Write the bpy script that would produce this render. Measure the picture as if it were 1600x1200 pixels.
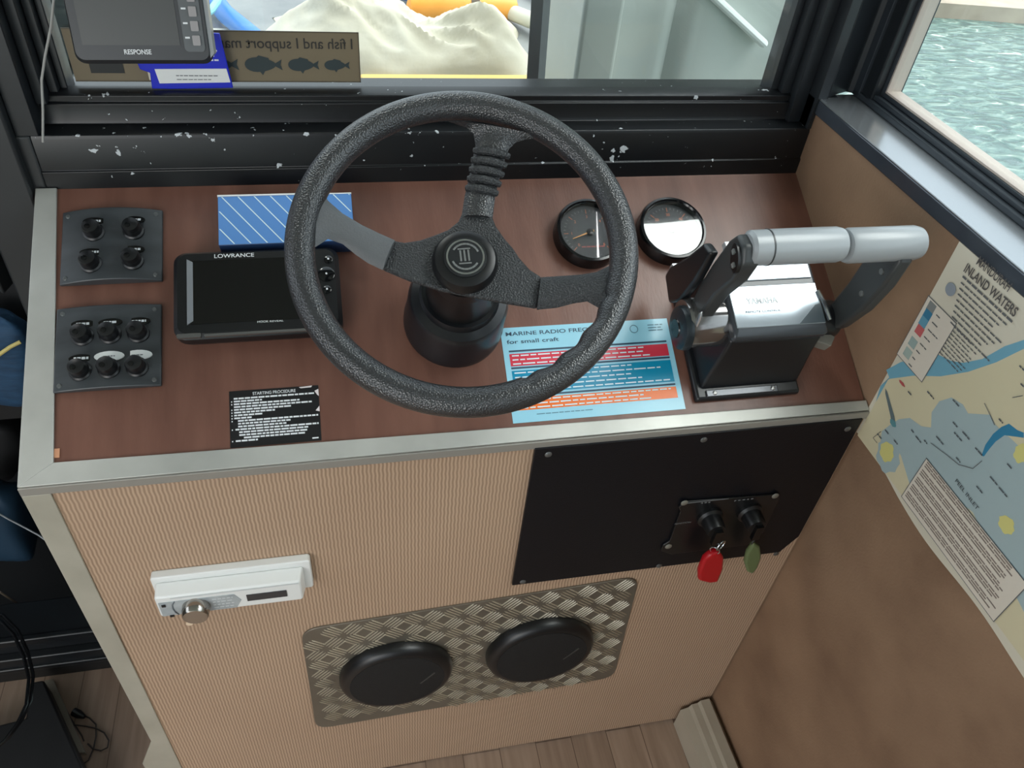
import bpy, bmesh, math, random
from mathutils import Matrix, Vector
random.seed(7)
for _o in list(bpy.data.objects): bpy.data.objects.remove(_o)
SC = bpy.context.scene
COL = SC.collection

# ------------------------------------------------------------ camera, world, light, exposure
FPX = 1229.05
CAM = Vector((0.3476, -0.6079, 0.6762))
RIGHT = Vector((0.9773, -0.1951, 0.0830)).normalized()
DOWN = Vector((-0.0730, -0.6775, -0.7319)).normalized()
FWD = RIGHT.cross(DOWN).normalized()
DOWN = FWD.cross(RIGHT).normalized()
cd = bpy.data.cameras.new('camera'); cam = bpy.data.objects.new('camera', cd); COL.objects.link(cam)
cd.sensor_width = 36.0; cd.lens = FPX/1600*36.0; cd.clip_start = 0.02; cd.clip_end = 200
cam.matrix_world = Matrix(((RIGHT.x, -DOWN.x, -FWD.x, CAM.x), (RIGHT.y, -DOWN.y, -FWD.y, CAM.y), (RIGHT.z, -DOWN.z, -FWD.z, CAM.z), (0, 0, 0, 1)))
SC.camera = cam

w = bpy.data.worlds.new('sky'); SC.world = w; w.use_nodes = True
nt = w.node_tree; nt.nodes.clear()
wo = nt.nodes.new('ShaderNodeOutputWorld'); bg = nt.nodes.new('ShaderNodeBackground'); mx = nt.nodes.new('ShaderNodeMix'); mx.data_type = 'RGBA'
sky = nt.nodes.new('ShaderNodeTexSky'); sky.sky_type = 'HOSEK_WILKIE'; sky.turbidity = 4; sky.sun_direction = Vector((-0.5, 0.35, 0.8)).normalized()
mx.inputs[0].default_value = 0.75; mx.inputs[7].default_value = (0.86, 0.93, 1.0, 1)
nt.links.new(sky.outputs[0], mx.inputs[6]); nt.links.new(mx.outputs[2], bg.inputs[0]); bg.inputs[1].default_value = 2.8
# bright patch added to the sky high to starboard, for gauge and label glare
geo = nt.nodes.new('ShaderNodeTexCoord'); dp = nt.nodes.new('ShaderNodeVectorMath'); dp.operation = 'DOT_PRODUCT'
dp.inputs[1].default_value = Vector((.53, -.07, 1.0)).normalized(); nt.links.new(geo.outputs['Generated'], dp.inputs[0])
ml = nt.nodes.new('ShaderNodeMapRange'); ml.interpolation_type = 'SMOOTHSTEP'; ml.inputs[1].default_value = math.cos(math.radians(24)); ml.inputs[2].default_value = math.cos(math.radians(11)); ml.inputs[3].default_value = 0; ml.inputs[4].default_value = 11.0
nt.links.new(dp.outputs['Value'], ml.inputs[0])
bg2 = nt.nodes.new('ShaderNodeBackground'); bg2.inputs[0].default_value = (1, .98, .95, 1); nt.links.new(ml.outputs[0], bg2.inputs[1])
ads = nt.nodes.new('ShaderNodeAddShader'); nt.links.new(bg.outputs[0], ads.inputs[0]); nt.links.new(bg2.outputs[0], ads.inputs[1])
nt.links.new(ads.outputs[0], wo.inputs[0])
sd = bpy.data.lights.new('sun', 'SUN'); sun = bpy.data.objects.new('sun', sd); COL.objects.link(sun)
sd.energy = .7; sd.angle = math.radians(8); sd.color = (1.0, 0.95, 0.86)
sun.rotation_euler = Vector((-0.35, 0.5, 1.0)).to_track_quat('Z', 'Y').to_euler()
# daylight through the open doorway behind the helmsman and the port side window
def area(name, loc, target, sx, sy, power, col):
    d = bpy.data.lights.new(name, 'AREA'); d.shape = 'RECTANGLE'; d.size = sx; d.size_y = sy; d.energy = power; d.color = col
    o = bpy.data.objects.new(name, d); COL.objects.link(o); o.location = loc
    o.rotation_euler = (Vector(loc)-Vector(target)).to_track_quat('Z', 'Y').to_euler()
    return o
area('doorway_daylight', (-1.0, -1.75, 0.30), (0.1, 0.0, -0.2), 1.0, 1.1, 15, (1.0, 0.95, 0.88))
SC.view_settings.view_transform = 'Standard'; SC.view_settings.look = 'None'
SC.view_settings.exposure = 0.0; SC.view_settings.gamma = 1.0; SC.view_settings.use_curve_mapping = False

# ------------------------------------------------------------ reference planes of the helm
AL = -0.0284
SL = Vector((0, 0.8817, 0.4719)).normalized()      # up the sloping dashboard
NL = Vector((0, -0.4719, 0.8817)).normalized()     # dashboard normal
DW = Vector((math.sin(AL), math.cos(AL), 0))       # along the starboard wall
LD = 0.3586
FLOOR = -0.8784
def frame(x, y, z, o):
    return Matrix(((x[0], y[0], z[0], o[0]), (x[1], y[1], z[1], o[1]), (x[2], y[2], z[2], o[2]), (0, 0, 0, 1)))
MD = frame((1, 0, 0), SL, NL, (0, 0, 0))           # dashboard: x, up-slope, normal
MF = frame((1, 0, 0), (0, 0, 1), (0, -1, 0), (0, 0, 0))  # front face: x, z, towards viewer
MWR = frame(-DW, (0, 0, 1), Vector((-math.cos(AL), math.sin(AL), 0)), (1, 0, 0))  # starboard wall: aft, up, inboard
WN = Vector((-0.083, -0.5133, 0.8542)).normalized()
WX = (Vector((1, 0, 0))-WN*WN.x).normalized(); WY = WN.cross(WX)
WC = Vector((.4663, .043, .2478))
MS = frame(WX, WY, WN, WC)                         # steering wheel plane
MI = Matrix.Identity(4)
# surveying helpers: the point of a real surface seen at a photo position
def ray(px, py): return (RIGHT*((px-800)/FPX)+DOWN*((py-600)/FPX)+FWD)
def on(M, px, py, h=0.0):
    n = Vector((M[0][2], M[1][2], M[2][2])); o = Vector((M[0][3], M[1][3], M[2][3]))+n*h
    d = ray(px, py); t = (o-CAM).dot(n)/d.dot(n)
    q = M.inverted() @ (CAM+d*t)
    return (q.x, q.y)
def D(px, py, h=0.0): return on(MD, px, py, h)
def F(px, py, h=0.0): return on(MF, px, py, h)
def W(px, py, h=0.0): return on(MWR, px, py, h)
def S(px, py, h=0.0): return on(MS, px, py, h)
def PY(px, py, Y):
    d = ray(px, py); p = CAM+d*((Y-CAM.y)/d.y); return p
def PZ(px, py, z):
    d = ray(px, py); p = CAM+d*((z-CAM.z)/d.z); return p

# ------------------------------------------------------------ materials
def lin(c):
    return tuple([((v/255)/12.92 if v/255 <= .04045 else ((v/255+.055)/1.055)**2.4) for v in c])+(1,)
_m = {}
def mat(name, rgb, rough=.5, metal=0., noise=0., nscale=20., bump=0., bscale=200., stretch=(1, 1, 1), spec=.5, rgb2=None, coat=0., emit=None, kind='noise', alpha=None, trans=0., detail=3.):
    if name in _m: return _m[name]
    m = bpy.data.materials.new(name); m.use_nodes = True; t = m.node_tree; b = t.nodes['Principled BSDF']
    b.inputs['Base Color'].default_value = lin(rgb); b.inputs['Roughness'].default_value = rough; b.inputs['Metallic'].default_value = metal
    b.inputs['Specular IOR Level'].default_value = spec; b.inputs['Coat Weight'].default_value = coat; b.inputs['Coat Roughness'].default_value = .1
    if trans: b.inputs['Transmission Weight'].default_value = trans
    if alpha is not None: b.inputs['Alpha'].default_value = alpha
    tc = t.nodes.new('ShaderNodeTexCoord'); mp = t.nodes.new('ShaderNodeMapping'); mp.inputs['Scale'].default_value = stretch
    t.links.new(tc.outputs['Object'], mp.inputs[0])
    if noise or rgb2:
        n = t.nodes.new('ShaderNodeTexNoise'); n.inputs['Scale'].default_value = nscale; n.inputs['Detail'].default_value = detail+2
        t.links.new(mp.outputs[0], n.inputs['Vector'])
        r = t.nodes.new('ShaderNodeMapRange'); r.inputs[1].default_value = .3; r.inputs[2].default_value = .7
        t.links.new(n.outputs[0], r.inputs[0])
        x = t.nodes.new('ShaderNodeMix'); x.data_type = 'RGBA'
        a = lin(rgb); c2 = lin(rgb2) if rgb2 else tuple([max(0, v*(1-noise)) for v in a[:3]])+(1,)
        x.inputs[6].default_value = a; x.inputs[7].default_value = c2
        t.links.new(r.outputs[0], x.inputs[0]); t.links.new(x.outputs[2], b.inputs['Base Color'])
    if bump:
        n2 = t.nodes.new('ShaderNodeTexVoronoi' if kind == 'voronoi' else 'ShaderNodeTexNoise'); n2.inputs['Scale'].default_value = bscale
        t.links.new(mp.outputs[0], n2.inputs['Vector'])
        bp = t.nodes.new('ShaderNodeBump'); bp.inputs['Strength'].default_value = bump; bp.inputs['Distance'].default_value = .002
        t.links.new(n2.outputs[0], bp.inputs['Height']); t.links.new(bp.outputs[0], b.inputs['Normal'])
    if emit: b.inputs['Emission Color'].default_value = lin(rgb); b.inputs['Emission Strength'].default_value = emit
    _m[name] = m
    return m

def weave_material():
    m = bpy.data.materials.new('woven_beige_vinyl'); m.use_nodes = True; t = m.node_tree; b = t.nodes['Principled BSDF']
    b.inputs['Roughness'].default_value = .7; b.inputs['Specular IOR Level'].default_value = .3
    tc = t.nodes.new('ShaderNodeTexCoord')
    sep = t.nodes.new('ShaderNodeSeparateXYZ'); t.links.new(tc.outputs['Object'], sep.inputs[0])
    def M(op, a, b_=None, c=None):
        n = t.nodes.new('ShaderNodeMath'); n.operation = op
        for i, v in enumerate((a, b_, c)):
            if v is None: continue
            if isinstance(v, (int, float)): n.inputs[i].default_value = v
            else: t.links.new(v, n.inputs[i])
        return n.outputs[0]
    row = M('FLOOR', M('MULTIPLY', sep.outputs[1], 1/.0085))
    zig = M('PINGPONG', M('MULTIPLY', sep.outputs[1], 1/.0085), 1.0)
    xx = M('ADD', M('MULTIPLY', sep.outputs[0], 2*math.pi/.0046), M('MULTIPLY', zig, .9))
    s = M('MULTIPLY_ADD', M('SINE', xx), .5, .5)
    mxn = t.nodes.new('ShaderNodeMix'); mxn.data_type = 'RGBA'; mxn.inputs[6].default_value = lin((156, 131, 109)); mxn.inputs[7].default_value = lin((196, 170, 146))
    t.links.new(s, mxn.inputs[0])
    nz = t.nodes.new('ShaderNodeTexNoise'); nz.inputs['Scale'].default_value = 4; t.links.new(tc.outputs['Object'], nz.inputs['Vector'])
    m2 = t.nodes.new('ShaderNodeMix'); m2.data_type = 'RGBA'; m2.blend_type = 'MULTIPLY'; m2.inputs[0].default_value = .5
    cr = t.nodes.new('ShaderNodeMix'); cr.data_type = 'RGBA'; cr.inputs[6].default_value = (1, .98, .95, 1); cr.inputs[7].default_value = (.78, .70, .64, 1)
    t.links.new(nz.outputs[0], cr.inputs[0]); t.links.new(mxn.outputs[2], m2.inputs[6]); t.links.new(cr.outputs[2], m2.inputs[7])
    t.links.new(m2.outputs[2], b.inputs['Base Color'])
    bp = t.nodes.new('ShaderNodeBump'); bp.inputs['Strength'].default_value = .35; bp.inputs['Distance'].default_value = .001
    t.links.new(s, bp.inputs['Height']); t.links.new(bp.outputs[0], b.inputs['Normal'])
    return m

def plank_material():
    m = bpy.data.materials.new('grey_wood_planks'); m.use_nodes = True; t = m.node_tree; b = t.nodes['Principled BSDF']; b.inputs['Roughness'].default_value = .5
    tc = t.nodes.new('ShaderNodeTexCoord'); mp = t.nodes.new('ShaderNodeMapping'); mp.inputs['Rotation'].default_value = (0, 0, math.radians(90))
    t.links.new(tc.outputs['Object'], mp.inputs[0])
    br = t.nodes.new('ShaderNodeTexBrick'); br.inputs['Scale'].default_value = 1; br.inputs['Brick Width'].default_value = .9; br.inputs['Row Height'].default_value = .072
    br.inputs['Mortar Size'].default_value = .0008; br.inputs['Color1'].default_value = lin((176, 153, 134)); br.inputs['Color2'].default_value = lin((142, 120, 103)); br.inputs['Mortar'].default_value = lin((105, 85, 70))
    t.links.new(mp.outputs[0], br.inputs['Vector'])
    mp2 = t.nodes.new('ShaderNodeMapping'); mp2.inputs['Scale'].default_value = (40, 2.5, 1); t.links.new(tc.outputs['Object'], mp2.inputs[0])
    nz = t.nodes.new('ShaderNodeTexNoise'); nz.inputs['Scale'].default_value = 2; nz.inputs['Detail'].default_value = 6; t.links.new(mp2.outputs[0], nz.inputs['Vector'])
    x = t.nodes.new('ShaderNodeMix'); x.data_type = 'RGBA'; x.blend_type = 'MULTIPLY'; x.inputs[0].default_value = .55
    cr = t.nodes.new('ShaderNodeValToRGB'); cr.color_ramp.elements[0].color = (.55, .5, .46, 1); cr.color_ramp.elements[0].position = .3; cr.color_ramp.elements[1].color = (1.1, 1.1, 1.1, 1); cr.color_ramp.elements[1].position = .7
    t.links.new(nz.outputs[0], cr.inputs[0]); t.links.new(br.outputs[0], x.inputs[6]); t.links.new(cr.outputs[0], x.inputs[7]); t.links.new(x.outputs[2], b.inputs['Base Color'])
    return m

def glass_material(name, tint=(1, 1, 1), ior=1.45):
    m = bpy.data.materials.new(name); m.use_nodes = True; t = m.node_tree; t.nodes.clear()
    o = t.nodes.new('ShaderNodeOutputMaterial'); tr = t.nodes.new('ShaderNodeBsdfTransparent'); tr.inputs[0].default_value = tint+(1,)
    gl = t.nodes.new('ShaderNodeBsdfGlossy'); gl.inputs['Roughness'].default_value = .02
    fr = t.nodes.new('ShaderNodeFresnel')
    ge = t.nodes.new('ShaderNodeNewGeometry'); mr = t.nodes.new('ShaderNodeMapRange'); mr.inputs[3].default_value = ior; mr.inputs[4].default_value = 1/ior
    t.links.new(ge.outputs['Backfacing'], mr.inputs[0]); t.links.new(mr.outputs[0], fr.inputs[0])
    mi = t.nodes.new('ShaderNodeMixShader'); t.links.new(fr.outputs[0], mi.inputs[0]); t.links.new(tr.outputs[0], mi.inputs[1]); t.links.new(gl.outputs[0], mi.inputs[2])
    t.links.new(mi.outputs[0], o.inputs[0]); return m

def water_material():
    m = bpy.data.materials.new('rippled_green_water'); m.use_nodes = True; t = m.node_tree; b = t.nodes['Principled BSDF']
    b.inputs['Roughness'].default_value = .12; b.inputs['IOR'].default_value = 1.33
    tc = t.nodes.new('ShaderNodeTexCoord'); mp = t.nodes.new('ShaderNodeMapping'); mp.inputs['Rotation'].default_value = (0, 0, .9); mp.inputs['Scale'].default_value = (1.0, 2.2, 1)
    t.links.new(tc.outputs['Object'], mp.inputs[0])
    n = t.nodes.new('ShaderNodeTexNoise'); n.inputs['Scale'].default_value = 5.5; n.inputs['Detail'].default_value = 5; n.inputs['Distortion'].default_value = 1.2
    t.links.new(mp.outputs[0], n.inputs['Vector'])
    cr = t.nodes.new('ShaderNodeValToRGB'); e = cr.color_ramp.elements
    e[0].position = .38; e[0].color = lin((84, 106, 104)); e[1].position = .66; e[1].color = lin((140, 160, 150))
    k = e.new(.52); k.color = lin((104, 130, 123)); k = e.new(.70); k.color = lin((222, 236, 228))
    t.links.new(n.outputs[0], cr.inputs[0]); t.links.new(cr.outputs[0], b.inputs['Base Color'])
    bp = t.nodes.new('ShaderNodeBump'); bp.inputs['Strength'].default_value = .6; bp.inputs['Distance'].default_value = .06
    t.links.new(n.outputs[0], bp.inputs['Height']); t.links.new(bp.outputs[0], b.inputs['Normal'])
    return m

BLACKALU = mat('black_aluminium', (30, 34, 38), .38, 0, noise=.25, nscale=6, stretch=(1, 8, 8))
def chipped():
    m = bpy.data.materials.new('chipped_black_paint'); m.use_nodes = True; t = m.node_tree; b = t.nodes['Principled BSDF']; b.inputs['Roughness'].default_value = .36
    tc = t.nodes.new('ShaderNodeTexCoord')
    def N(ty, **k):
        n = t.nodes.new(ty)
        for a, v in k.items(): n.inputs[a.replace('_', ' ')].default_value = v
        return n
    n = N('ShaderNodeTexNoise', Scale=95, Detail=6); t.links.new(tc.outputs['Object'], n.inputs['Vector'])
    total = None
    for (x, y, z, rx, ry, rz, amp) in ((.722, .318, .205, .035, .05, .040, .20), (.66, .318, .20, .02, .05, .03, .12), (.76, .318, .155, .12, .05, .010, .13), (.30, .32, .233, .35, .05, .004, .10), (.10, .33, .20, .05, .08, .04, .10), (.20, .318, .228, .012, .02, .010, .14), (.60, .318, .192, .4, .02, .003, .10)):
        mp = t.nodes.new('ShaderNodeMapping'); mp.vector_type = 'TEXTURE'; mp.inputs[1].default_value = (x, y, z); mp.inputs[3].default_value = (rx, ry, rz)
        t.links.new(tc.outputs['Object'], mp.inputs[0])
        g = t.nodes.new('ShaderNodeTexGradient'); g.gradient_type = 'SPHERICAL'; t.links.new(mp.outputs[0], g.inputs[0])
        q = t.nodes.new('ShaderNodeMath'); q.operation = 'MULTIPLY'; q.inputs[1].default_value = amp; t.links.new(g.outputs[1], q.inputs[0])
        if total is None: total = q.outputs[0]
        else:
            ad = t.nodes.new('ShaderNodeMath'); ad.operation = 'MAXIMUM'; t.links.new(total, ad.inputs[0]); t.links.new(q.outputs[0], ad.inputs[1]); total = ad.outputs[0]
    ad = t.nodes.new('ShaderNodeMath'); ad.operation = 'ADD'; t.links.new(total, ad.inputs[0]); t.links.new(n.outputs[0], ad.inputs[1])
    cr = t.nodes.new('ShaderNodeValToRGB'); cr.color_ramp.interpolation = 'CONSTANT'; e = cr.color_ramp.elements
    e[0].color = lin((15, 17, 20)); e[1].position = .70; e[1].color = lin((190, 195, 198))
    t.links.new(ad.outputs[0], cr.inputs[0]); t.links.new(cr.outputs[0], b.inputs['Base Color'])
    return m
CHIP = chipped()
VINYL = mat('brown_dash_vinyl', (119, 82, 69), .34, rgb2=(100, 66, 55), nscale=9, bump=.08, bscale=90, stretch=(4, .8, 1), spec=.5)
WEAVE = weave_material()
PLANK = plank_material()
WALLV = mat('tan_wall_vinyl', (150, 122, 98), .7, rgb2=(124, 98, 78), nscale=7, bump=.25, bscale=260, spec=.25)
ALU = mat('brushed_aluminium', (196, 196, 190), .42, .35, rgb2=(168, 168, 162), nscale=9, spec=.5)
BLK = mat('black_plastic', (17, 18, 20), .35)
BLKG = mat('gloss_black_plastic', (12, 13, 15), .12)
BLKM = mat('matt_black_panel', (11, 13, 19), .42, spec=.35, bump=.1, bscale=500)
RUB = mat('black_rubber', (22, 23, 24), .6)
LEATH = mat('grained_black_vinyl', (44, 45, 47), .30, spec=.8, bump=.35, bscale=560, kind='voronoi')
LEATHD = mat('grained_dark_vinyl', (40, 42, 44), .45, bump=.5, bscale=520, kind='voronoi')
SPOKEG = mat('smooth_grey_spoke_plastic', (92, 94, 96), .45, bump=.3, bscale=500)
CHROME = mat('chrome', (210, 212, 215), .12, 1.)
STEEL = mat('screw_steel', (150, 150, 148), .35, .9)
WHITE = mat('white_plastic', (228, 230, 228), .35)
WPRINT = mat('white_print', (225, 228, 230), .6)
GPRINT = mat('grey_print', (120, 122, 124), .6)
KPRINT = mat('black_print', (40, 42, 48), .6)
SCREEN = mat('dark_screen', (14, 14, 14), .16)
GREYP = mat('grey_panel_rubber', (66, 70, 73), .36, rgb2=(48, 51, 54), nscale=14, stretch=(1, 4, 1))

# ------------------------------------------------------------ mesh helpers
class MB:
    def __init__(s): s.bm = bmesh.new(); s.mi = 0
    def _f(s, vs):
        try: f = s.bm.faces.new(vs); f.material_index = s.mi; return f
        except ValueError: return None
    def box(s, x0, x1, y0, y1, z0, z1, M=None):
        P = [(x, y, z) for z in (z0, z1) for y in (y0, y1) for x in (x0, x1)]
        v = [s.bm.verts.new(M @ Vector(p) if M else p) for p in P]
        for q in ((0, 2, 3, 1), (4, 5, 7, 6), (0, 1, 5, 4), (2, 6, 7, 3), (0, 4, 6, 2), (1, 3, 7, 5)): s._f([v[i] for i in q])
        return s
    def prism(s, pts, z0, z1, M=None, top=None):
        tp = top or pts
        a = [Vector((p[0], p[1], z0)) for p in pts]; b = [Vector((p[0], p[1], z1)) for p in tp]
        if M: a = [M @ p for p in a]; b = [M @ p for p in b]
        a = [s.bm.verts.new(p) for p in a]; b = [s.bm.verts.new(p) for p in b]
        s._f(a[::-1]); s._f(b); n = len(a)
        for i in range(n): s._f([a[i], a[(i+1) % n], b[(i+1) % n], b[i]])
        return s
    def poly(s, pts, z=0., M=None):
        v = [Vector((p[0], p[1], z)) if len(p) == 2 else Vector(p) for p in pts]
        if M: v = [M @ p for p in v]
        s._f([s.bm.verts.new(p) for p in v]); return s
    def lathe(s, prof, n=32, M=None, cap=True, sx=1, sy=1):
        rings = []
        for r, z in prof:
            ring = [Vector((r*math.cos(2*math.pi*i/n)*sx, r*math.sin(2*math.pi*i/n)*sy, z)) for i in range(n)]
            if M: ring = [M @ p for p in ring]
            rings.append([s.bm.verts.new(p) for p in ring])
        for a, b in zip(rings, rings[1:]):
            for i in range(n): s._f([a[i], a[(i+1) % n], b[(i+1) % n], b[i]])
        if cap: s._f(rings[0][::-1]); s._f(rings[-1])
        return s
    def ring(s, prof, n=48, M=None):      # closed profile revolved
        rings = []
        for i in range(n):
            c, q = math.cos(2*math.pi*i/n), math.sin(2*math.pi*i/n)
            rr = [Vector((r*c, r*q, z)) for r, z in prof]
            if M: rr = [M @ p for p in rr]
            rings.append([s.bm.verts.new(p) for p in rr])
        m = len(prof)
        for i in range(n):
            a, b = rings[i], rings[(i+1) % n]
            for j in range(m): s._f([a[j], b[j], b[(j+1) % m], a[(j+1) % m]])
        return s
    def tube(s, path, r, n=10, closed=False, squash=1.):
        P = [Vector(p) for p in path]; rs = r if isinstance(r, (list, tuple)) else [r]*len(P)
        rings = []; up = None
        for i, p in enumerate(P):
            a = P[(i-1) % len(P)] if (closed or i > 0) else p; b = P[(i+1) % len(P)] if (closed or i < len(P)-1) else p
            t = (b-a).normalized()
            if up is None: up = Vector((0, 0, 1)) if abs(t.z) < .9 else Vector((0, 1, 0))
            x = up.cross(t).normalized(); y = t.cross(x).normalized(); up = y
            rings.append([s.bm.verts.new(p+(x*math.cos(2*math.pi*k/n)+y*math.sin(2*math.pi*k/n)*squash)*rs[i]) for k in range(n)])
        L = len(rings)
        for i in range(L if closed else L-1):
            a, b = rings[i], rings[(i+1) % L]
            for k in range(n): s._f([a[k], a[(k+1) % n], b[(k+1) % n], b[k]])
        if not closed: s._f(rings[0][::-1]); s._f(rings[-1])
        return s
    def build(s, name, mats, parent=None, M=None, bevel=0., seg=2, smooth=35, sub=0, nonorm=False):
        if not nonorm: bmesh.ops.recalc_face_normals(s.bm, faces=s.bm.faces)
        me = bpy.data.meshes.new(name); s.bm.to_mesh(me); s.bm.free()
        if smooth:
            me.shade_smooth(); me.set_sharp_from_angle(angle=math.radians(smooth))
        for m in (mats if isinstance(mats, (list, tuple)) else [mats]): me.materials.append(m)
        o = bpy.data.objects.new(name, me); COL.objects.link(o)
        if parent: o.parent = parent
        if M is not None: o.matrix_local = M
        if bevel:
            b = o.modifiers.new('bevel', 'BEVEL'); b.width = bevel; b.segments = seg; b.limit_method = 'ANGLE'; b.angle_limit = math.radians(40)
        if sub:
            b = o.modifiers.new('sub', 'SUBSURF'); b.levels = sub; b.render_levels = sub
        return o
def tag(o, label, cat, group=None, kind=None):
    if label: o['label'] = label
    if cat: o['category'] = cat
    if group: o['group'] = group
    if kind: o['kind'] = kind
    return o
def thing(name, M, label, cat, group=None):
    o = bpy.data.objects.new(name, None); o.empty_display_size = .03; COL.objects.link(o); o.matrix_world = M
    return tag(o, label, cat, group)
def struct(o): o['kind'] = 'structure'; return o
def T(x, y, z=0.): return Matrix.Translation((x, y, z))
def RZ(a): return Matrix.Rotation(a, 4, 'Z')
def RX(a): return Matrix.Rotation(a, 4, 'X')
def RY(a): return Matrix.Rotation(a, 4, 'Y')
def rrect(x0, x1, y0, y1, r, n=5):
    P = []
    for cx, cy, a0 in ((x1-r, y1-r, 0), (x0+r, y1-r, 90), (x0+r, y0+r, 180), (x1-r, y0+r, 270)):
        for i in range(n+1):
            a = math.radians(a0+90*i/n); P.append((cx+r*math.cos(a), cy+r*math.sin(a)))
    return P
def text(name, s, m, parent, x, y, z, h, width=None, rot=0., mirror=False, depth=.0003, bold=0., align='LEFT', M0=None, label=None):
    c = bpy.data.curves.new(name, 'FONT'); c.body = s; c.size = 1; c.extrude = 0; c.offset = bold; c.align_x = align
    o = bpy.data.objects.new('tmp', c); COL.objects.link(o); bpy.context.view_layer.update()
    dg = bpy.context.evaluated_depsgraph_get(); me = bpy.data.meshes.new_from_object(o.evaluated_get(dg)); bpy.data.objects.remove(o)
    xs = [v.co.x for v in me.vertices] or [0]; ys = [v.co.y for v in me.vertices] or [0]
    w0 = max(xs)-min(xs); x00 = min(xs)
    sy = h/.72; sx = (width/w0) if width else sy
    for v in me.vertices: v.co = Vector(((v.co.x-(x00 if align == 'LEFT' else 0))*sx*(-1 if mirror else 1), v.co.y*sy, 0))
    me.materials.append(m); me.name = name
    o = bpy.data.objects.new(name, me); COL.objects.link(o)
    if parent: o.parent = parent
    o.matrix_local = (M0 or MI) @ T(x, y, z) @ RZ(rot)
    return o
def printlines(mb, x0, x1, y, h, z, wmin=.004, wmax=.012, gap=.0012, slope=0., M=None):
    x = x0
    while x < x1-wmin*.5:
        wd = min(random.uniform(wmin, wmax), x1-x)
        mb.poly([(x, y+slope*(x-x0)), (x+wd, y+slope*(x+wd-x0)), (x+wd, y+h+slope*(x+wd-x0)), (x, y+h+slope*(x-x0))], z, M); x += wd+gap
def screw(mb, x, y, z, r=.0035, M=None):
    Q = (M or MI) @ T(x, y, z); mb.lathe([(r, 0), (r, .0006), (r*.7, .0016), (0.0002, .0018)], 14, Q)
    return mb

# ------------------------------------------------------------ cabin shell
struct(MB().box(-1.25, 1.12, -2.2, .30, FLOOR-.03, FLOOR).build('floor', PLANK))
CEIL = mat('white_headliner', (214, 214, 208), .7)
struct(MB().box(-1.4, 1.06, -2.2, .50, 1.33, 1.37).build('ceiling', CEIL))
# starboard wall below the side window
struct(MB().box(-.42, 2.2, FLOOR-.02, .256, -.05, 0).build('wall_right', WALLV, M=MWR))
struct(MB().box(-.42, 2.2, 1.29, 1.33, -.05, 0).build('wall_right', CEIL, M=MWR))
# port wall with window band, after wall with doorway
struct(MB().box(-1.30, -1.25, -2.2, .5, FLOOR, .25).build('wall_left', mat('dark_cabin_lining', (70, 66, 62), .7)))
struct(MB().box(-1.30, -1.25, -2.2, .5, 1.0, 1.33).build('wall_left', CEIL))
MB_ = MB().box(.1, 1.12, -2.25, -2.2, FLOOR, 1.33); struct(MB_.build('wall_back', mat('light_cabin_lining', (150, 140, 128), .7)))
# side sill ledge
sill = MB()
sill.box(-.335, 2.2, .2555, .2745, -.075, .002)
sill_o = struct(sill.build('trim_1', mat('dark_sill_aluminium', (74, 80, 88), .16, .35, rgb2=(64, 70, 78), nscale=12), M=MWR, bevel=.0015))
MB().box(-.333, 2.2, .2745, .2765, -.060, .002).build('ledge_top', mat('light_anodised_ledge', (160, 164, 168), .2, .75), sill_o, bevel=.0006)
_b = MB().box(1.10, 1.24, .262, .50, .66, 1.29)  # unseen block added outside to cut the sky reflection on the right gauge
struct(_b.build('glare_blocker', mat('glare_blocker_grey', (60, 62, 64), .6), bevel=.004))
# forward bulkhead under the windscreen: stepped black extrusion
pr = [(.3165, .150), (.3165, .1905), (.3185, .1915), (.3185, .2300), (.3200, .2347), (.3475, .2352), (.3490, .2400), (.3490, .2585), (.3520, .2600), (.352, .2670), (.3565, .2690), (.3745, .2700), (.3745, .2640), (.42, .262), (.42, -.2), (.335, -.2), (.335, .150)]
bh = MB(); A = []; B = []
for y, z in pr:
    A.append(bh.bm.verts.new((.012, y, z))); B.append(bh.bm.verts.new((.996, y, z)))
for i in range(len(pr)):
    j = (i+1) % len(pr); bh._f([A[i], A[j], B[j], B[i]])
bh._f(A); bh._f(B[::-1])
struct(bh.build('wall_front', CHIP, bevel=.0008))
struct(MB().box(-1.3, 1.02, .33, .43, 1.0, 1.33).build('wall_front', BLACKALU))
struct(MB().box(-1.3, -.62, .33, .43, FLOOR, 1.0).build('wall_front', BLACKALU))

# windscreen: window_1 with frame, glass
win = struct(MB().box(.038, .965, .3755, .3795, .262, 1.0).build('window_1', glass_material('windscreen_glass', (.93, .96, .95))))
fr = MB()
for x0, x1, y0, y1 in ((-.002, .022, .318, .40), (.022, .034, .340, .40), (.034, .044, .358, .40), (.044, .052, .368, .40)):
    fr.box(x0, x1, y0, y1, .2345 if x0 < .02 else (.262), 1.02)
for x0, x1, y0, y1 in ((.985, 1.0, .318, .40), (.966, .985, .340, .40), (.953, .966, .356, .40), (.943, .953, .368, .40)):
    fr.box(x0, x1, y0, y1, .2345 if x0 > .96 else .262, 1.02)
fr.box(.02, .98, .36, .40, .98, 1.02)
fo = fr.build('window_frame', BLACKALU, win, bevel=.001)
# corner post between the windscreen and the side window
cp = MB()
cp.prism([(1.0, .318), (1.0, .40), (1.09, .40), (1.09, .300), (1.052, .300), (1.052, .334), (1.040, .340), (1.018, .330)], .2768, 1.33)
cp.box(.985, 1.02, .322, .40, .16, .277)
struct(cp.build('trim_2', BLACKALU, bevel=.002))
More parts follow.
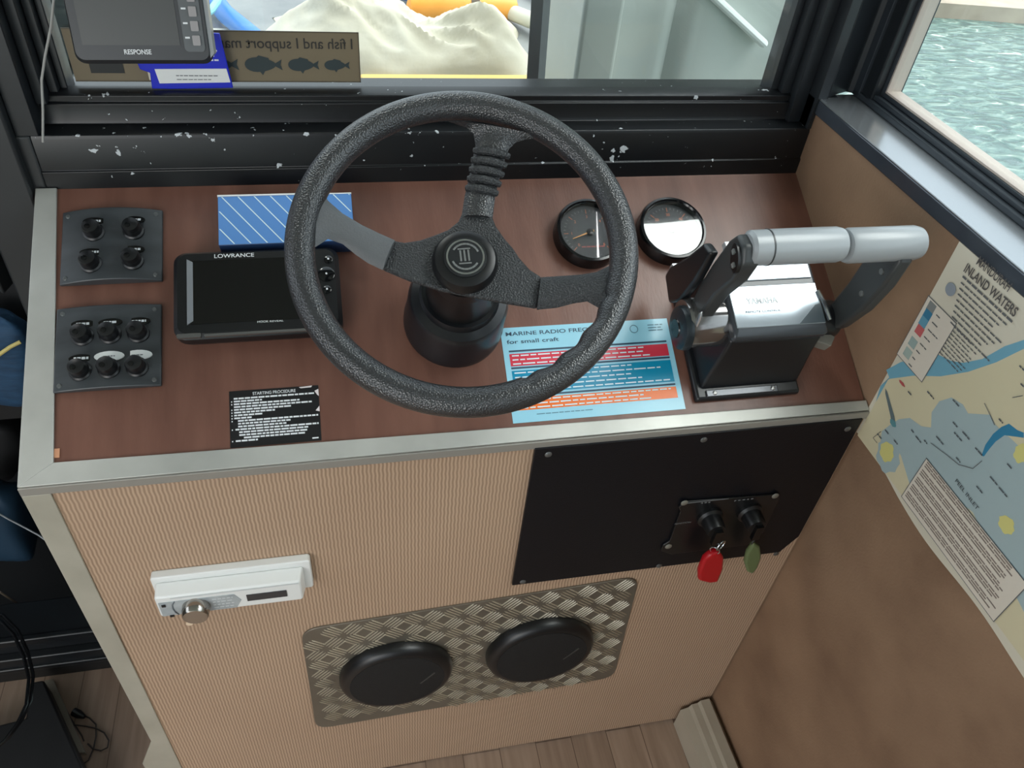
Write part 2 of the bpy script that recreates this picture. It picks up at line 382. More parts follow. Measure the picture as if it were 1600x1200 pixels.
# side window
sw = struct(MB().box(-.294, 2.1, .2955, 1.29, -.083, -.079).build('window_2', glass_material('side_glass', (.93, .96, .95)), M=MWR))
sf = MB()
for a, (z0, off0, off1) in enumerate(((.2765, -.10, -.057), (.2840, -.10, -.064), (.2900, -.10, -.072))):
    sf.box(-.345+.001*a, 2.1, z0, z0+(.0075, .006, .0055)[a], off0, off1)
    x1 = (-.322, -.306, -.293)[a]
    sf.box(-.345, x1, .2765, 1.30, off0, off1)
sf.box(-.345, 2.1, 1.26, 1.30, -.10, -.06)
sf.build('window_frame', mat('side_frame_aluminium', (52, 58, 64), .32, .2), sw, bevel=.001)
gsk = MB().box(-.291, 2.1, .2955, .2980, -.095, -.0735); gsk.box(-.2925, -.290, .2955, 1.26, -.095, -.0735)
gsk.build('glazing_seal', mat('pale_glazing_seal', (178, 166, 156), .5), sw)

# port jamb of the windscreen and doorway, beside the console
lj = MB(); lj.box(-.062, -.0025, .305, .40, -.02, 1.0); lj.box(-.030, -.0025, .31, .40, -.35, -.02); lj.box(-.016, .012, .318, .40, -.20, .235)
struct(lj.build('trim_3', mat('dark_grey_post', (50, 54, 56), .42, rgb2=(40, 43, 45), nscale=4), bevel=.003))
dj = MB(); dj.prism([(-.075, .30), (-.0655, .34), (-.36, .72), (-.40, .69)], .03, 1.0)
struct(dj.build('door_1', mat('worn_grey_door', (58, 62, 65), .5, rgb2=(42, 45, 48), nscale=9), bevel=.004))
# low threshold of the cuddy doorway and its dark well
th = MB(); th.box(-1.2, -.003, .285, .36, FLOOR-.02, FLOOR+.075); th.box(-1.2, -.003, .30, .38, FLOOR+.075, FLOOR+.125); th.box(-1.2, -.003, .28, .292, FLOOR+.035, FLOOR+.048); th.box(-1.2, -.003, .292, .304, FLOOR+.110, FLOOR+.128)
struct(th.build('trim_4', mat('black_step_rail', (26, 29, 32), .32), bevel=.003))
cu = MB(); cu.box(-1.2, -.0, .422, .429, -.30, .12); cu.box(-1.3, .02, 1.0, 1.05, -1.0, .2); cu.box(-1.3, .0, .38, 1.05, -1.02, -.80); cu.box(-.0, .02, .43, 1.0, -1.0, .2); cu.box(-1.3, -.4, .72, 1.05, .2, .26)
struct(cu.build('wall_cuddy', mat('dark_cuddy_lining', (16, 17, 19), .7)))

# starboard skirting duct on the floor
sk = MB()
P = [(.0, .0), (.0, .072), (.012, .090), (.030, .088), (.034, .080), (.046, .078), (.050, .068), (.066, .062), (.066, 0)]
P = [(x, y) for x, y in P]
sk.prism(P, .0, 1.9)
MSK = frame(Vector((-math.cos(AL), math.sin(AL), 0)), (0, 0, 1), -DW, Vector((1, 0, FLOOR))+DW*(-.006))
struct(sk.build('baseboard_right', mat('cream_skirting', (182, 173, 156), .5, rgb2=(158, 148, 132), nscale=5), M=MSK, smooth=20))

# ------------------------------------------------------------ helm console
con = thing('helm_console', T(0.5, .15, FLOOR), 'brown topped helm console with woven beige front and aluminium edge trim under the windscreen', 'console')
CI = T(-.5, -.15, -FLOOR)
dash = MB().box(.004, .9965, .003, LD, -.018, 0).build('dashboard_top', VINYL, con, CI @ MD)
fp = MB(); fp.box(.004, .9975, FLOOR+.006, -.012, -.018, 0); fp.build('front_panel', WEAVE, con, CI @ MF)
sp = MB(); sp.prism([(0, FLOOR+.006), (0, -.014), (.300, .148), (.300, FLOOR+.13)], 0.004, .016, frame((0, 1, 0), (0, 0, 1), (1, 0, 0), (0, 0, 0)))
sp.build('side_panel', mat('side_plywood', (60, 50, 44), .6), con, CI)
tf = MB()
tf.prism([(0, 0), (1.0-.002, .001), (1.0-.002, .0145), (.034, .0235)], .0001, .0032)
tf.build('front_trim', ALU, con, CI @ MD, bevel=.0008)
tf = MB(); tf.prism([(.000, .001), (.998, .001), (.998, -.0105), (.000, -.0105)], -.0001, .0030)
tf.build('edge_trim_lip', mat('dull_aluminium', (150, 147, 140), .5, .3), con, CI @ MF, bevel=.0006)
tl = MB(); tl.prism([(0, 0), (.0335, .0232), (.0232, LD), (0, LD)], .0001, .0030)
tl.build('side_trim', ALU, con, CI @ MD, bevel=.0008)
vt = MB(); vt.prism([(0.0, -.0105), (.0285, -.0105), (.0225, -.726), (.0225, FLOOR+.004), (-.030, FLOOR+.004), (-.030, -.690), (-.001, -.615)], 0, .0028)
vt.build('corner_trim', mat('painted_trim', (176, 172, 158), .5, .1, rgb2=(160, 156, 142), nscale=12), con, CI @ MF, bevel=.0008)
wd_ = MB(); wd_.prism([(.0300, .0290), (.0385, .0290), (.0385, .0390), (.0300, .0390)], .0, .0012); wd_.build('worn_corner_patch', mat('bare_wood', (196, 140, 105), .6), con, CI @ MD)
dl_ = MB(); x1, z1 = F(296, 975, .001); dl_.lathe([(.0045, .0), (.0045, .0008)], 12, T(x1, z1, 0)); dl_.lathe([(.003, .0), (.003, .0009)], 12, T(x1, z1+.012, 0), sy=1.6)
dl_.build('glue_spot', mat('pale_glue', (226, 205, 178), .5), con, CI @ MF)

# ------------------------------------------------------------ switch panels
def switch_panel(u0, u1, v0, v1, spots, labels, label, arch):
    t = thing('switch_panel', MD @ T((u0+u1)/2, (v0+v1)/2, 0), label, 'switch panel', 'switch panels on the dashboard')
    hw, hh = (u1-u0)/2, (v1-v0)/2
    def hz(x): return .004+arch*(1-(x/hw)**2)
    b = MB(); n = 14
    for i in range(n):
        xa, xb = -hw+2*hw*i/n, -hw+2*hw*(i+1)/n
        b.prism([(xa, -hh), (xb, -hh), (xb, hh), (xa, hh)], 0, 0)
    b.bm.free(); b = MB(); top = []; bot = []
    for i in range(n+1):
        x = -hw+2*hw*i/n; top.append([b.bm.verts.new((x, y, hz(x))) for y in (-hh, -hh*.05, hh*.05, hh)]); bot.append([b.bm.verts.new((x, y, .0002)) for y in (-hh, hh)])
    for i in range(n):
        a, c = top[i], top[i+1]
        for j in range(3): b._f([a[j], c[j], c[j+1], a[j+1]])
        b._f([bot[i][0], bot[i+1][0], c[0], a[0]]); b._f([bot[i+1][1], bot[i][1], a[3], c[3]]); b._f([bot[i][1], bot[i+1][1], bot[i+1][0], bot[i][0]])
    b._f([top[0][0], top[0][3], bot[0][1], bot[0][0]]) if False else None
    b._f([top[0][k] for k in (0, 1, 2, 3)]+[bot[0][1], bot[0][0]]); b._f([top[n][k] for k in (3, 2, 1, 0)]+[bot[n][0], bot[n][1]])
    b.build('face_plate', GREYP, t, bevel=.0012)
    for sx in (-1, 1):
        for sy in (-1, 1): s_ = MB(); screw(s_, sx*(hw-.007), sy*(hh-.007), hz(hw-.007)-.0004, .0028); s_.build('screw', mat('dull_screw', (105, 108, 108), .4, .6), t)
    for (px, py), lk in zip(spots, labels):
        x, y = D(px, py, .022); x -= (u0+u1)/2; y -= (v0+v1)/2; z = hz(x)
        k = MB(); k.lathe([(.0118, 0), (.0118, .003), (.0100, .0045), (.0092, .010), (.0098, .0105), (.0098, .0145), (.0085, .0175), (.004, .0188), (.0002, .0190)], 24, T(x, y, z-.001)); kb = k.build('switch_knob', BLK, t)
        c = MB(); c.lathe([(.0030, .0), (.0030, .0016), (.0002, .002)], 12, T(x-.002, y-.002, z+.0172)); c.build('knob_tip', BLKG, kb)
        l = MB(); yy = y+.0145
        wf = 1.25 if lk == 2 else 1.0; l.prism([(x+wf*.0125*math.cos(a*math.pi/10), yy+wf*.0048*math.sin(a*math.pi/10)) for a in range(20)], z-.001, z+.0008); lo = l.build('label_plate', WHITE if lk == 2 else BLKG, t)
        if lk != 2:
            q = MB(); printlines(q, x-.007, x+.008, yy-.0014, .0028, z+.0010, .002, .005, .0008); q.build('label_print', WPRINT, lo)
        else:
            q = MB(); printlines(q, x-.006, x+.006, yy-.0008, .0014, z+.0010, .002, .005, .0008); q.build('label_print', GPRINT, lo)
    return t
switch_panel(.0315, .1412, .2300, .3240, [(143, 357), (205, 354), (138, 406), (204, 401)], [1, 1, 1, 1], 'dark grey four switch panel at the far left, behind the six switch one', .010)
switch_panel(.0300, .1405, .1010, .2005, [(123, 518), (167, 516), (211, 513), (119, 573), (165, 570), (209, 567)], [1, 1, 1, 1, 2, 2], 'dark grey six switch panel with two white oval tags at near left of the dashboard', .006)

# ------------------------------------------------------------ chartplotter
cx, cy = .2505, .1995
cpt = thing('chartplotter', MD @ T(cx, cy, 0), 'black rectangular chartplotter with a blank screen behind the left of the steering wheel', 'chartplotter')
hw, hh = .0925, .0545
b = MB(); b.prism(rrect(-hw+.004, hw-.004, -hh+.004, hh-.004, .012), .0002, .012, top=rrect(-hw, hw, -hh, hh, .014)); b.prism(rrect(-hw, hw, -hh, hh, .014), .012, .024, top=rrect(-hw, hw, -hh, hh, .014)); b.prism(rrect(-hw, hw, -hh, hh, .014), .024, .030, top=rrect(-hw+.005, hw-.005, -hh+.005, hh-.005, .011))
b.build('housing', BLK, cpt)
b = MB(); b.prism(rrect(-hw+.018, hw-.032, -hh+.016, hh-.014, .003), .0296, .0304); b.build('screen', SCREEN, cpt)
b = MB(); b.prism([(-hw+.0155, -hh+.0155), (-hw+.022, -hh+.020), (-hw+.022, hh-.016), (-hw+.0155, hh-.012)], .0299, .0312); b.build('bezel_edge', mat('grey_bezel', (128, 132, 136), .3), cpt)
b = MB(); b.prism(rrect(-hw+.004, -hw+.030, -hh+.0005, -hh+.0055, .002), .026, .0303); b.prism(rrect(-hw+.033, hw-.03, -hh+.0010, -hh+.0040, .0012), .026, .0300); b.build('front_edge_strip', mat('bright_bezel', (120, 120, 118), .18, .6), cpt)
text('brand_lettering', 'LOWRANCE', WPRINT, cpt, -.047, hh-.0115, .0306, .0050, .044, bold=.01)
text('model_lettering', 'HOOK', WPRINT, cpt, -.002, -hh+.0135, .0307, .0026, .012); text('model_lettering', 'REVEAL', WPRINT, cpt, .0115, -hh+.0135, .0307, .0022, .015)
for px, py, r in ((513, 405, .003), (510, 428, .0075), (511, 452, .003)):
    x, y = D(px, py, .031); x -= cx; y -= cy
    b = MB(); b.lathe([(r+.002, 0), (r+.002, .0012), (r, .002), (.0002, .0022)], 20, T(x, y, .0298)); k = b.build('button', BLKG, cpt)
    b = MB(); b.lathe([(.0012, 0), (.0012, .0004)], 10, T(x, y, .0320)); b.build('button_mark', WPRINT, k)

# blue striped card box behind the plotter
u0, v0 = D(345, 387, .03); u1, v1 = D(550, 318, .03)
bx = thing('striped_box', MD @ T(.286, .2925, 0), 'flat blue box with white diagonal stripes behind the black chartplotter', 'box')
hw, hh = .078, .0325
MB().box(-hw, hw, -hh, hh, .0002, .028).build('carton', mat('dark_blue_card', (38, 62, 100), .4), bx, bevel=.001)
MB().box(-hw+.0005, hw-.0005, -hh+.0005, hh-.0005, .0281, .0287).build('lid_face', mat('blue_card', (88, 138, 200), .3), bx)
b = MB()
for k in range(-4, 12):
    x = -hw+.004+k*.0185; pts = []
    a0, a1 = x, x+.05; y0_, y1_ = hh-.001, -hh+.001
    t0 = max(0, (-hw+.001-a0)/(a1-a0)); t1 = min(1, (hw-.003-a0)/(a1-a0))
    if t1 <= t0: continue
    p0 = (a0+(a1-a0)*t0, y0_+(y1_-y0_)*t0); p1 = (a0+(a1-a0)*t1, y0_+(y1_-y0_)*t1)
    b.poly([p0, (p0[0]+.0016, p0[1]), (p1[0]+.0016, p1[1]), p1], .0290)
b.build('stripes', mat('pale_stripe', (215, 235, 240), .4), bx)
b = MB(); b.box(-hw, .02, hh-.0005, hh+.0012, .018, .0300); b.box(.0, hw, hh-.0005, hh+.0008, .022, .0293); b.build('white_edge', WHITE, bx)
b = MB(); b.prism([(.050, -.004), (.062, -.007), (.076, -.018), (.072, -.030), (.060, -.028), (.054, -.016)], .0292, .0310); b.build('shrink_wrap_glint', mat('painted_glint', (175, 200, 225), .12, .3), bx)  # glint on the wrapping, put into the colour of a pale patch

# ------------------------------------------------------------ gauges
def gauge(u, v, r, label, first):
    t = thing('gauge', MD @ T(u, v, 0), label, 'gauge', 'round gauges on the dashboard')
    b = MB(); b.ring([(r, .0002), (r, .018), (r-.0015, .021), (r-.0045, .0215), (r-.006, .0195), (r-.006, .0002)], 56); b.build('bezel', BLKG, t)
    b = MB(); b.lathe([(r-.0065, 0), (r-.0065, .011)], 48, T(0, 0, .0005)); f = b.build('dial', mat('grey_dial', (58, 62, 66), .5), t)
    k = MB(); o = MB()
    for i in range(31):
        a = math.radians(225-270*i/30); L = .006 if i % 5 == 0 else .003; Q = RZ(a)
        (o if i % 5 == 0 else k).box(r-.012-L, r-.012, -.0004, .0004, .0116, .0119, Q)
    k.build('tick_marks', GPRINT, f); o.build('tick_marks', mat('orange_print', (206, 120, 84), .6), f)
    for i in range(7):
        a = math.radians(225-270*i/6); text('dial_number', str(i) if first else str(i*10), mat('orange_print', (206, 120, 84), .6), f, (r-.0225)*math.cos(a), (r-.0225)*math.sin(a)-.002, .0118, .0042, align='CENTER')
    if first:
        ne = MB(); ne.prism([(-.006, -.0012), (.026, -.0004), (.026, .0004), (-.006, .0012)], .0135, .0145, RZ(math.radians(200))); ne.build('needle', mat('amber_needle', (232, 168, 104), .5), t)
        l = MB(); printlines(l, -.014, .017, -.021, .0018, .0119, .004, .007, .001); l.build('dial_print', mat('red_print', (170, 84, 80), .6), f)
    b = MB(); b.lathe([(.0045, 0), (.0045, .003), (.0002, .004)], 16, T(0, 0, .0125)); b.build('needle_hub', BLK, t)
    b = MB(); b.lathe([(r-.0062, 0), (r-.0062, .0012)], 48, T(0, 0, .0185)); b.build('gauge_glass', glass_gauge, t)
glass_gauge = glass_material('gauge_glass', ior=1.75)
gauge(.664, .268, .0465, 'round black tachometer dial with an amber needle, left of the two gauges', True)
gauge(.777, .267, .0465, 'round black gauge with a glass half whited out by glare, right of the two', False)

# ------------------------------------------------------------ steering column and wheel
bu, bv = .475, .160
cb = thing('steering_column', MD @ T(bu, bv, 0), 'black round steering column base beneath the steering wheel', 'steering column')
b = MB(); b.lathe([(.061, .0002), (.061, .010), (.0595, .014), (.0580, .062), (.055, .068), (.046, .072), (.044, .082)], 48); b.build('base_housing', mat('satin_black_housing', (22, 24, 28), .28), cb)
ax = (MD.inverted() @ WC)-Vector((bu, bv, 0)); 
b = MB(); b.tube([Vector((0, 0, .075)), Vector((0, 0, .085)).lerp(ax, .25), ax*.80], [.040, .036, .030], 28); b.build('column_shaft', BLK, cb)

wh = thing('steering_wheel', MS, 'black three-spoke steering wheel with grained rim above the dashboard', 'steering wheel')
R0 = .1592
def rim_minor(a):
    d = math.degrees(a) % 360
    m = .0152
    return m
path = []; rr = []
N_ = 220
rim = MB(); rings = []
for i in range(N_):
    a = 2*math.pi*i/N_; d = math.degrees(a) % 360; ring_ = []
    for k in range(20):
        q = 2*math.pi*k/20; r_ = .0146
        # finger grips on the inner lower right of the rim
        if 285 < d < 335:
            inn = max(0, -math.cos(q)); r_ -= .0030*inn*(.5+.5*math.cos((d-285)/50*2*math.pi*4))
        rad = R0+r_*math.cos(q); z = r_*.98*math.sin(q)
        ring_.append(rim.bm.verts.new((rad*math.cos(a), rad*math.sin(a), z)))
    rings.append(ring_)
for i in range(N_):
    A, B = rings[i], rings[(i+1) % N_]
    for k in range(20): rim._f([A[k], B[k], B[(k+1) % 20], A[(k+1) % 20]])
rimo = rim.build('rim', LEATH, wh, smooth=60)
K = -.020
def SP(pts, k=K): return [S(x, y, k) for x, y in pts]
# centre plate, a three-lobed shape
plate = SP([(722, 332), (716, 345), (700, 358), (680, 366), (657, 374), (632, 378), (612, 374)]) + SP([(600, 398), (597, 420), (640, 438), (690, 454), (735, 463), (790, 473), (840, 481)]) + SP([(846, 455), (847, 432), (828, 420), (812, 402), (803, 388), (789, 372), (775, 352), (769, 336), (768, 328), (735, 325)])
b = MB(); b.prism(plate, K-.006, K, top=plate); b.build('spoke_plate', LEATHD, wh, bevel=.003, seg=3)
def strip(name, L, Rr, ks, thick, m, bev=.002):
    """a spoke that climbs from the hub plate to the rim; L and Rr are its two edges"""
    b = MB(); T_, B_ = [], []
    n = len(L); C = 7
    for (l, r, k) in zip(L, Rr, ks):
        a = Vector(S(*l, k)+(k,)); c = Vector(S(*r, k)+(k,)); row = []; rb = []
        for j in range(C):
            t = j/(C-1); p = a.lerp(c, t); bul = thick*(1-(2*t-1)**4)
            row.append(b.bm.verts.new(p+Vector((0, 0, bul*.5-.002)))); rb.append(b.bm.verts.new(p+Vector((0, 0, -bul*.5-.002))))
        T_.append(row); B_.append(rb)
    for i in range(n-1):
        for j in range(C-1):
            b._f([T_[i][j], T_[i+1][j], T_[i+1][j+1], T_[i][j+1]]); b._f([B_[i][j+1], B_[i+1][j+1], B_[i+1][j], B_[i][j]])
        for j in (0, C-1): b._f([T_[i][j], B_[i][j], B_[i+1][j], T_[i+1][j]])
    for i in (0, n-1): b._f(T_[i]+B_[i][::-1])
    bmesh.ops.remove_doubles(b.bm, verts=b.bm.verts, dist=1e-6)
    return b.build(name, m, wh, smooth=60)
strip('spoke', [(721, 338), (726, 305), (733, 275), (738, 250), (743, 225), (740, 207), (724, 194), (700, 188)], [(770, 340), (774, 306), (781, 276), (788, 250), (795, 232), (806, 221), (822, 216), (850, 214)], [K, K+.003, K+.006, K+.010, -.008, -.005, -.003, -.001], .012, LEATH)
for k in range(5):
    y = 236+k*14.5; b = MB()
    kk = -.006-.0026*k
    a = Vector(S(740-k*3.0, y, kk)+(kk,)); c = Vector(S(796-k*4.6, y+9, kk)+(kk,))
    b.tube([a.lerp(c, t)+Vector((0, 0, .0042*math.sin(math.pi*t))) for t in (0, .15, .3, .5, .7, .85, 1)], [.003, .0042, .0046, .0048, .0046, .0042, .003], 10); b.build('spoke_rib', LEATHD, wh)
strip('spoke', [(617, 374), (592, 363), (565, 350), (535, 332), (512, 312), (500, 290)], [(598, 421), (575, 410), (556, 397), (535, 380), (512, 372), (492, 385)], [K+.003, K+.006, K+.010, -.007, -.003, 0], .011, SPOKEG)
strip('spoke', [(845, 432), (875, 430), (905, 428), (932, 424), (952, 414), (966, 400)], [(839, 483), (870, 480), (897, 473), (918, 470), (936, 480), (948, 505)], [K+.003, K+.006, K+.010, -.007, -.003, 0], .011, LEATHD)
hx, hy = S(727, 404, K+.012)
b = MB(); b.lathe([(.0330, K-.002), (.0330, K+.006), (.0300, K+.012), (.0240, K+.0145), (.0200, K+.0140)], 44, T(hx, hy, 0)); cap_ = b.build('hub_cap', BLK, wh)
b = MB(); b.lathe([(.0215, K+.0135), (.0212, K+.0158), (.0150, K+.0165), (.0002, K+.0166)], 40, T(hx, hy, 0)); e_ = b.build('emblem_disc', mat('dark_emblem', (34, 36, 38), .3), cap_)
b = MB(); b.ring([(.0190, K+.0160), (.0190, K+.0168), (.0172, K+.0168), (.0172, K+.0160)], 40, T(hx, hy, 0)); b.build('emblem_ring', CHROME, cap_)
em = MB()
for x in (-.0045, -.0005, .0035): em.box(x, x+.0018, -.006, .006, K+.0166, K+.0172, T(hx-.001, hy+.001, 0))
em.box(-.006, .0065, .0065, .008, K+.0166, K+.0172, T(hx-.001, hy+.001, 0)); em.box(-.006, .0065, -.009, -.0075, K+.0166, K+.0172, T(hx-.001, hy+.001, 0))
for a0 in (25, 205):
    for k in range(8):
        a = math.radians(a0+k*16); em.box(.0125, .0145, -.0018, .0018, K+.0166, K+.0172, T(hx, hy, 0) @ RZ(a))
em.build('emblem', mat('emblem_silver', (170, 172, 174), .25, .8), cap_)
b = MB(); b.lathe([(.034, K-.03), (.036, K-.006)], 40, T(hx, hy+.002, 0)); b.build('hub_boss', BLK, wh)

# ------------------------------------------------------------ stickers on the dashboard
u0, v1 = D(358, 612); u1, v0 = .3095, .0235
st = thing('procedure_sticker', MD @ T(u0, v0, 0), 'black sticker with lines of white text beside the front edge of the dashboard', 'sticker')
wS, hS = u1-u0, v1-v0
MB().box(0, wS, 0, hS, .0001, .0006).build('sheet', mat('black_sticker', (20, 20, 22), .4), st)
text('heading_lettering', 'STARTING PROCEDURE', WPRINT, st, wS*.26, hS*.905, .0008, .0036, wS*.48, bold=.01)
b = MB(); ends = [(.05, .97), (.05, .36), (.05, .78), (.05, .92), (.05, .70), (.05, .50), (.05, .36), (.05, .24), (.09, .98), (.09, .68), (.09, .62), (.06, .98), (.10, .86), (.10, .86), (.15, .83), (.06, .30)]
for i, (a, e) in enumerate(ends): printlines(b, wS*a, wS*e, hS*(.845-.050*i), .0019, .0008, .003, .008, .0009)
for i in (1, 2, 4, 5, 6, 7, 8, 11, 15): printlines(b, wS*.02, wS*.032, hS*(.845-.050*i), .0015, .0008, .001, .002, .001)
printlines(b, wS*.9, wS*.97, hS*.04, .0016, .0008); b.build('fine_print', WPRINT, st)
b = MB(); b.prism([(wS*.955, hS*.90), (wS, hS*.93), (wS, hS*.80), (wS*.98, hS*.83)], .0007, .001); b.prism([(wS*.955, hS*.54), (wS, hS*.62), (wS, hS*.52)], .0007, .001); b.prism([(wS*.78, hS*.985), (wS*.93, hS*1.0), (wS*.92, hS*.97), (wS*.8, hS*.965)], .0007, .001)
b.build('torn_paper', mat('torn_white', (225, 215, 215), .7), st)

rs_ = thing('radio_frequency_card', MD @ T(.5310, .0240, 0), 'pale blue marine radio frequency card with red, teal and orange bands near the throttle', 'card')
wS, hS = .2190, .1225
MB().box(0, wS, 0, hS, .0001, .0006).build('sheet', mat('pale_blue_card', (150, 205, 224), .22), rs_)
text('heading_lettering', 'MARINE RADIO FREQUENCIES', mat('navy_print', (38, 66, 88), .5), rs_, .006, hS-.0110, .0009, .0052, .150, bold=.01)
text('heading_lettering', 'for small craft', mat('navy_print', (38, 66, 88), .5), rs_, .006, hS-.0215, .0009, .0052, .066, bold=.01)
def band(y0, y1, rgb, nm, rows):
    MB().box(.007, wS-.007, hS*y0, hS*y1, .0006, .0009).build('colour_band', mat(nm, rgb, .25), rs_)
    b = MB(); MB
    for i in range(rows): printlines(b, .010, wS-.010-random.uniform(0, .05), hS*(y0+(y1-y0)*(i+.35)/rows), .0016, .0011, .006, .016, .0022)
    b.build('band_print', mat('pale_band_print', (205, 225, 232), .5), rs_)
band(.585, .715, (206, 58, 76), 'red_band', 3); band(.30, .535, (20, 136, 172), 'teal_band', 5); band(.125, .245, (232, 112, 40), 'orange_band', 3)
b = MB()
for y in (.735, .555, .262): b.box(.007, wS-.007, hS*y, hS*(y+.018), .0006, .0009); 
b.build('rule_line', mat('navy_print', (38, 66, 88), .5), rs_)
b = MB(); printlines(b, .030, .100, hS*.07, .0010, .0009); b.build('fine_print', mat('slate_print', (80, 120, 140), .5), rs_); b = MB(); printlines(b, wS-.028, wS-.008, hS*.93, .0012, .0009); printlines(b, wS-.028, wS-.008, hS*.90, .0012, .0009); printlines(b, wS-.028, wS-.008, hS*.87, .0012, .0009)
b.build('fine_print', mat('slate_print', (80, 120, 140), .5), rs_)
b = MB(); b.ring([(.0055, .0006), (.0055, .0010), (.0047, .0010), (.0047, .0006)], 28, T(.172, hS-.012, 0)); b.build('round_mark', mat('slate_print', (80, 120, 140), .5), rs_)

# ------------------------------------------------------------ twin throttle control
tc_ = thing('throttle_control', MD @ T(.838, .085, 0), 'black twin lever throttle control with grey tee grips at the right of the dashboard', 'throttle')
Q = T(-.838, -.085, 0)
hsg = mat('satin_black_casting', (26, 28, 31), .3)
def loft(mb, rows):
    R_ = [[mb.bm.verts.new(p) for p in r] for r in rows]
    for a, b_ in zip(R_, R_[1:]):
        for i in range(len(a)): mb._f([a[i], a[(i+1) % len(a)], b_[(i+1) % len(a)], b_[i]])
    mb._f(R_[0][::-1]); mb._f(R_[-1])
def rect(x0, x1, y0, y1, z, tilt=0.):
    return [(x0, y0, z), (x1, y0, z), (x1, y1, z+tilt), (x0, y1, z+tilt)]
b = MB(); loft(b, [rect(.762, .906, .030, .190, .0003), rect(.764, .904, .032, .188, .010)]); b.build('base_flange', hsg, tc_, Q, bevel=.003)
b = MB(); loft(b, [rect(.770, .903, .044, .182, .009), rect(.780, .902, .066, .172, .060), rect(.784, .904, .077, .168, .086)]); b.build('housing', hsg, tc_, Q, bevel=.004, seg=3)
b = MB(); loft(b, [rect(.7835, .9045, .0755, .170, .085), rect(.7835, .9045, .0755, .170, .096), rect(.7855, .9025, .084, .168, .101)]); b.build('cover', mat('dark_cover', (58, 62, 67), .22), tc_, Q, bevel=.003, seg=3)
b = MB(); b.box(.787, .901, .087, .1395, .1008, .1024); pl = b.build('label_face', mat('silver_label', (176, 186, 194), .18, .55), tc_, Q, bevel=.001)
b = MB(); b.box(.790, .898, .146, .1655, .1008, .1030); b.build('upper_label_face', mat('silver_label', (176, 186, 194), .18, .55), tc_, Q, bevel=.001)
text('brand_lettering', 'YAMAHA', WPRINT, pl, .806, .116, .1028, .0080, .040, bold=.02); text('subtitle_lettering', 'REMOTE CONTROL', KPRINT, pl, .802, .105, .1028, .0026, .045)
b = MB(); b.prism([(.866, .0875), (.900, .0875), (.900, .112), (.892, .110)], .1020, .1032); b.build('corner_patch', mat('slate_patch', (70, 80, 86), .3), tc_, Q)
b = MB(); b.tube([(.901, .128, .103), (.9035, .115, .104), (.905, .103, .1035), (.907, .090, .102)], .0028, 8); b.build('trim_bead', CHROME, tc_, Q)
b = MB(); b.box(.776, .873, .0335, .0425, .0095, .0125); k = b.build('front_strip', mat('polished_black_strip', (80, 82, 86), .2, .5), tc_, Q, bevel=.001)
for x in (.787, .866): s_ = MB(); screw(s_, x, .038, .0124, .0028); s_.build('screw', STEEL, k)
def cylx(x0, x1, prof, y, z, n=32):
    m = MB(); P_ = frame((0, 0, -1), (0, 1, 0), (1, 0, 0), (0, y, z)); m.lathe([(r, x0+(x1-x0)*t) for r, t in prof], n, P_); return m
# port lever hub and cap
hz_ = .066; hyv = .108
cylx(.738, .784, [(.028, 0), (.030, .12), (.030, 1)], hyv+.004, hz_).build('hub', mat('polished_hub', (150, 148, 148), .14, .9), tc_, Q)
m = cylx(.729, .741, [(.0002, 0), (.020, .02), (.0255, .25), (.0270, .6), (.0270, 1)], hyv-.002, hz_); ce = m.build('hub_end_cap', mat('blue_black_cap', (30, 40, 46), .3), tc_, Q)
cylx(.7275, .7295, [(.0002, 0), (.011, .1), (.012, 1)], hyv-.002, hz_).build('cap_centre', BLKG, ce, MI)
cylx(.902, .940, [(.024, 0), (.024, .9), (.022, 1)], hyv, .060).build('hub', hsg, tc_, Q)
GP = mat('grey_grip_plastic', (150, 155, 158), .28); GA = mat('dark_grey_arm', (56, 59, 60), .38)
def arm(name, u, th, pts, m, taper=0.):
    b = MB(); Mx = frame((0, 1, 0), (0, 0, 1), (1, 0, 0), (u, 0, 0)); b.prism(pts, -th/2, th/2, Mx); return b.build(name, m, tc_, Q, bevel=.004, seg=3)
arm('lever_arm', .757, .020, [(.098, .070), (.108, .100), (.112, .140), (.108, .185), (.112, .212), (.128, .224), (.146, .218), (.150, .196), (.146, .150), (.140, .110), (.128, .072), (.112, .056)], GA)
arm('lever_edge_plate', .744, .004, [(.088, .048), (.086, .060), (.092, .080), (.100, .104), (.107, .112), (.108, .104), (.100, .080), (.096, .062), (.100, .050)], mat('bright_edge', (190, 192, 195), .2, .8))
arm('lever_back_cover', .744, .012, [(.150, .040), (.186, .046), (.188, .064), (.176, .110), (.168, .160), (.150, .170), (.140, .120), (.138, .070)], hsg)
arm('lever_arm', .938, .018, [(.094, .052), (.088, .080), (.088, .130), (.096, .176), (.108, .210), (.130, .224), (.148, .214), (.146, .180), (.128, .120), (.118, .070), (.108, .048)], GA)
prof = [(.0150, 0), (.0185, .03), (.0190, .30), (.0190, .93), (.0175, .985), (.012, 1)]
cylx(.757, .866, prof, .132, .212).build('grip', GP, tc_, Q)
cylx(.868, .960, [(.012, 0), (.0175, .02), (.0190, .06), (.0190, .90), (.0170, .98), (.010, 1)], .130, .212).build('grip', GP, tc_, Q)
cylx(.778, .7795, [(.0193, 0), (.0193, 1)], .132, .212).build('grip_seam', GA, tc_, Q)
b = MB(); b.prism([(x*1.0, y*.55) for x, y in [(.016*math.cos(a*math.pi/8), .016*math.sin(a*math.pi/8)) for a in range(16)]], 0, .004, frame((0, .85, .5), (0, -.5, .85), (-1, 0, 0), (.7475, .124, .206))); sw_ = b.build('trim_switch', BLK, tc_, Q)
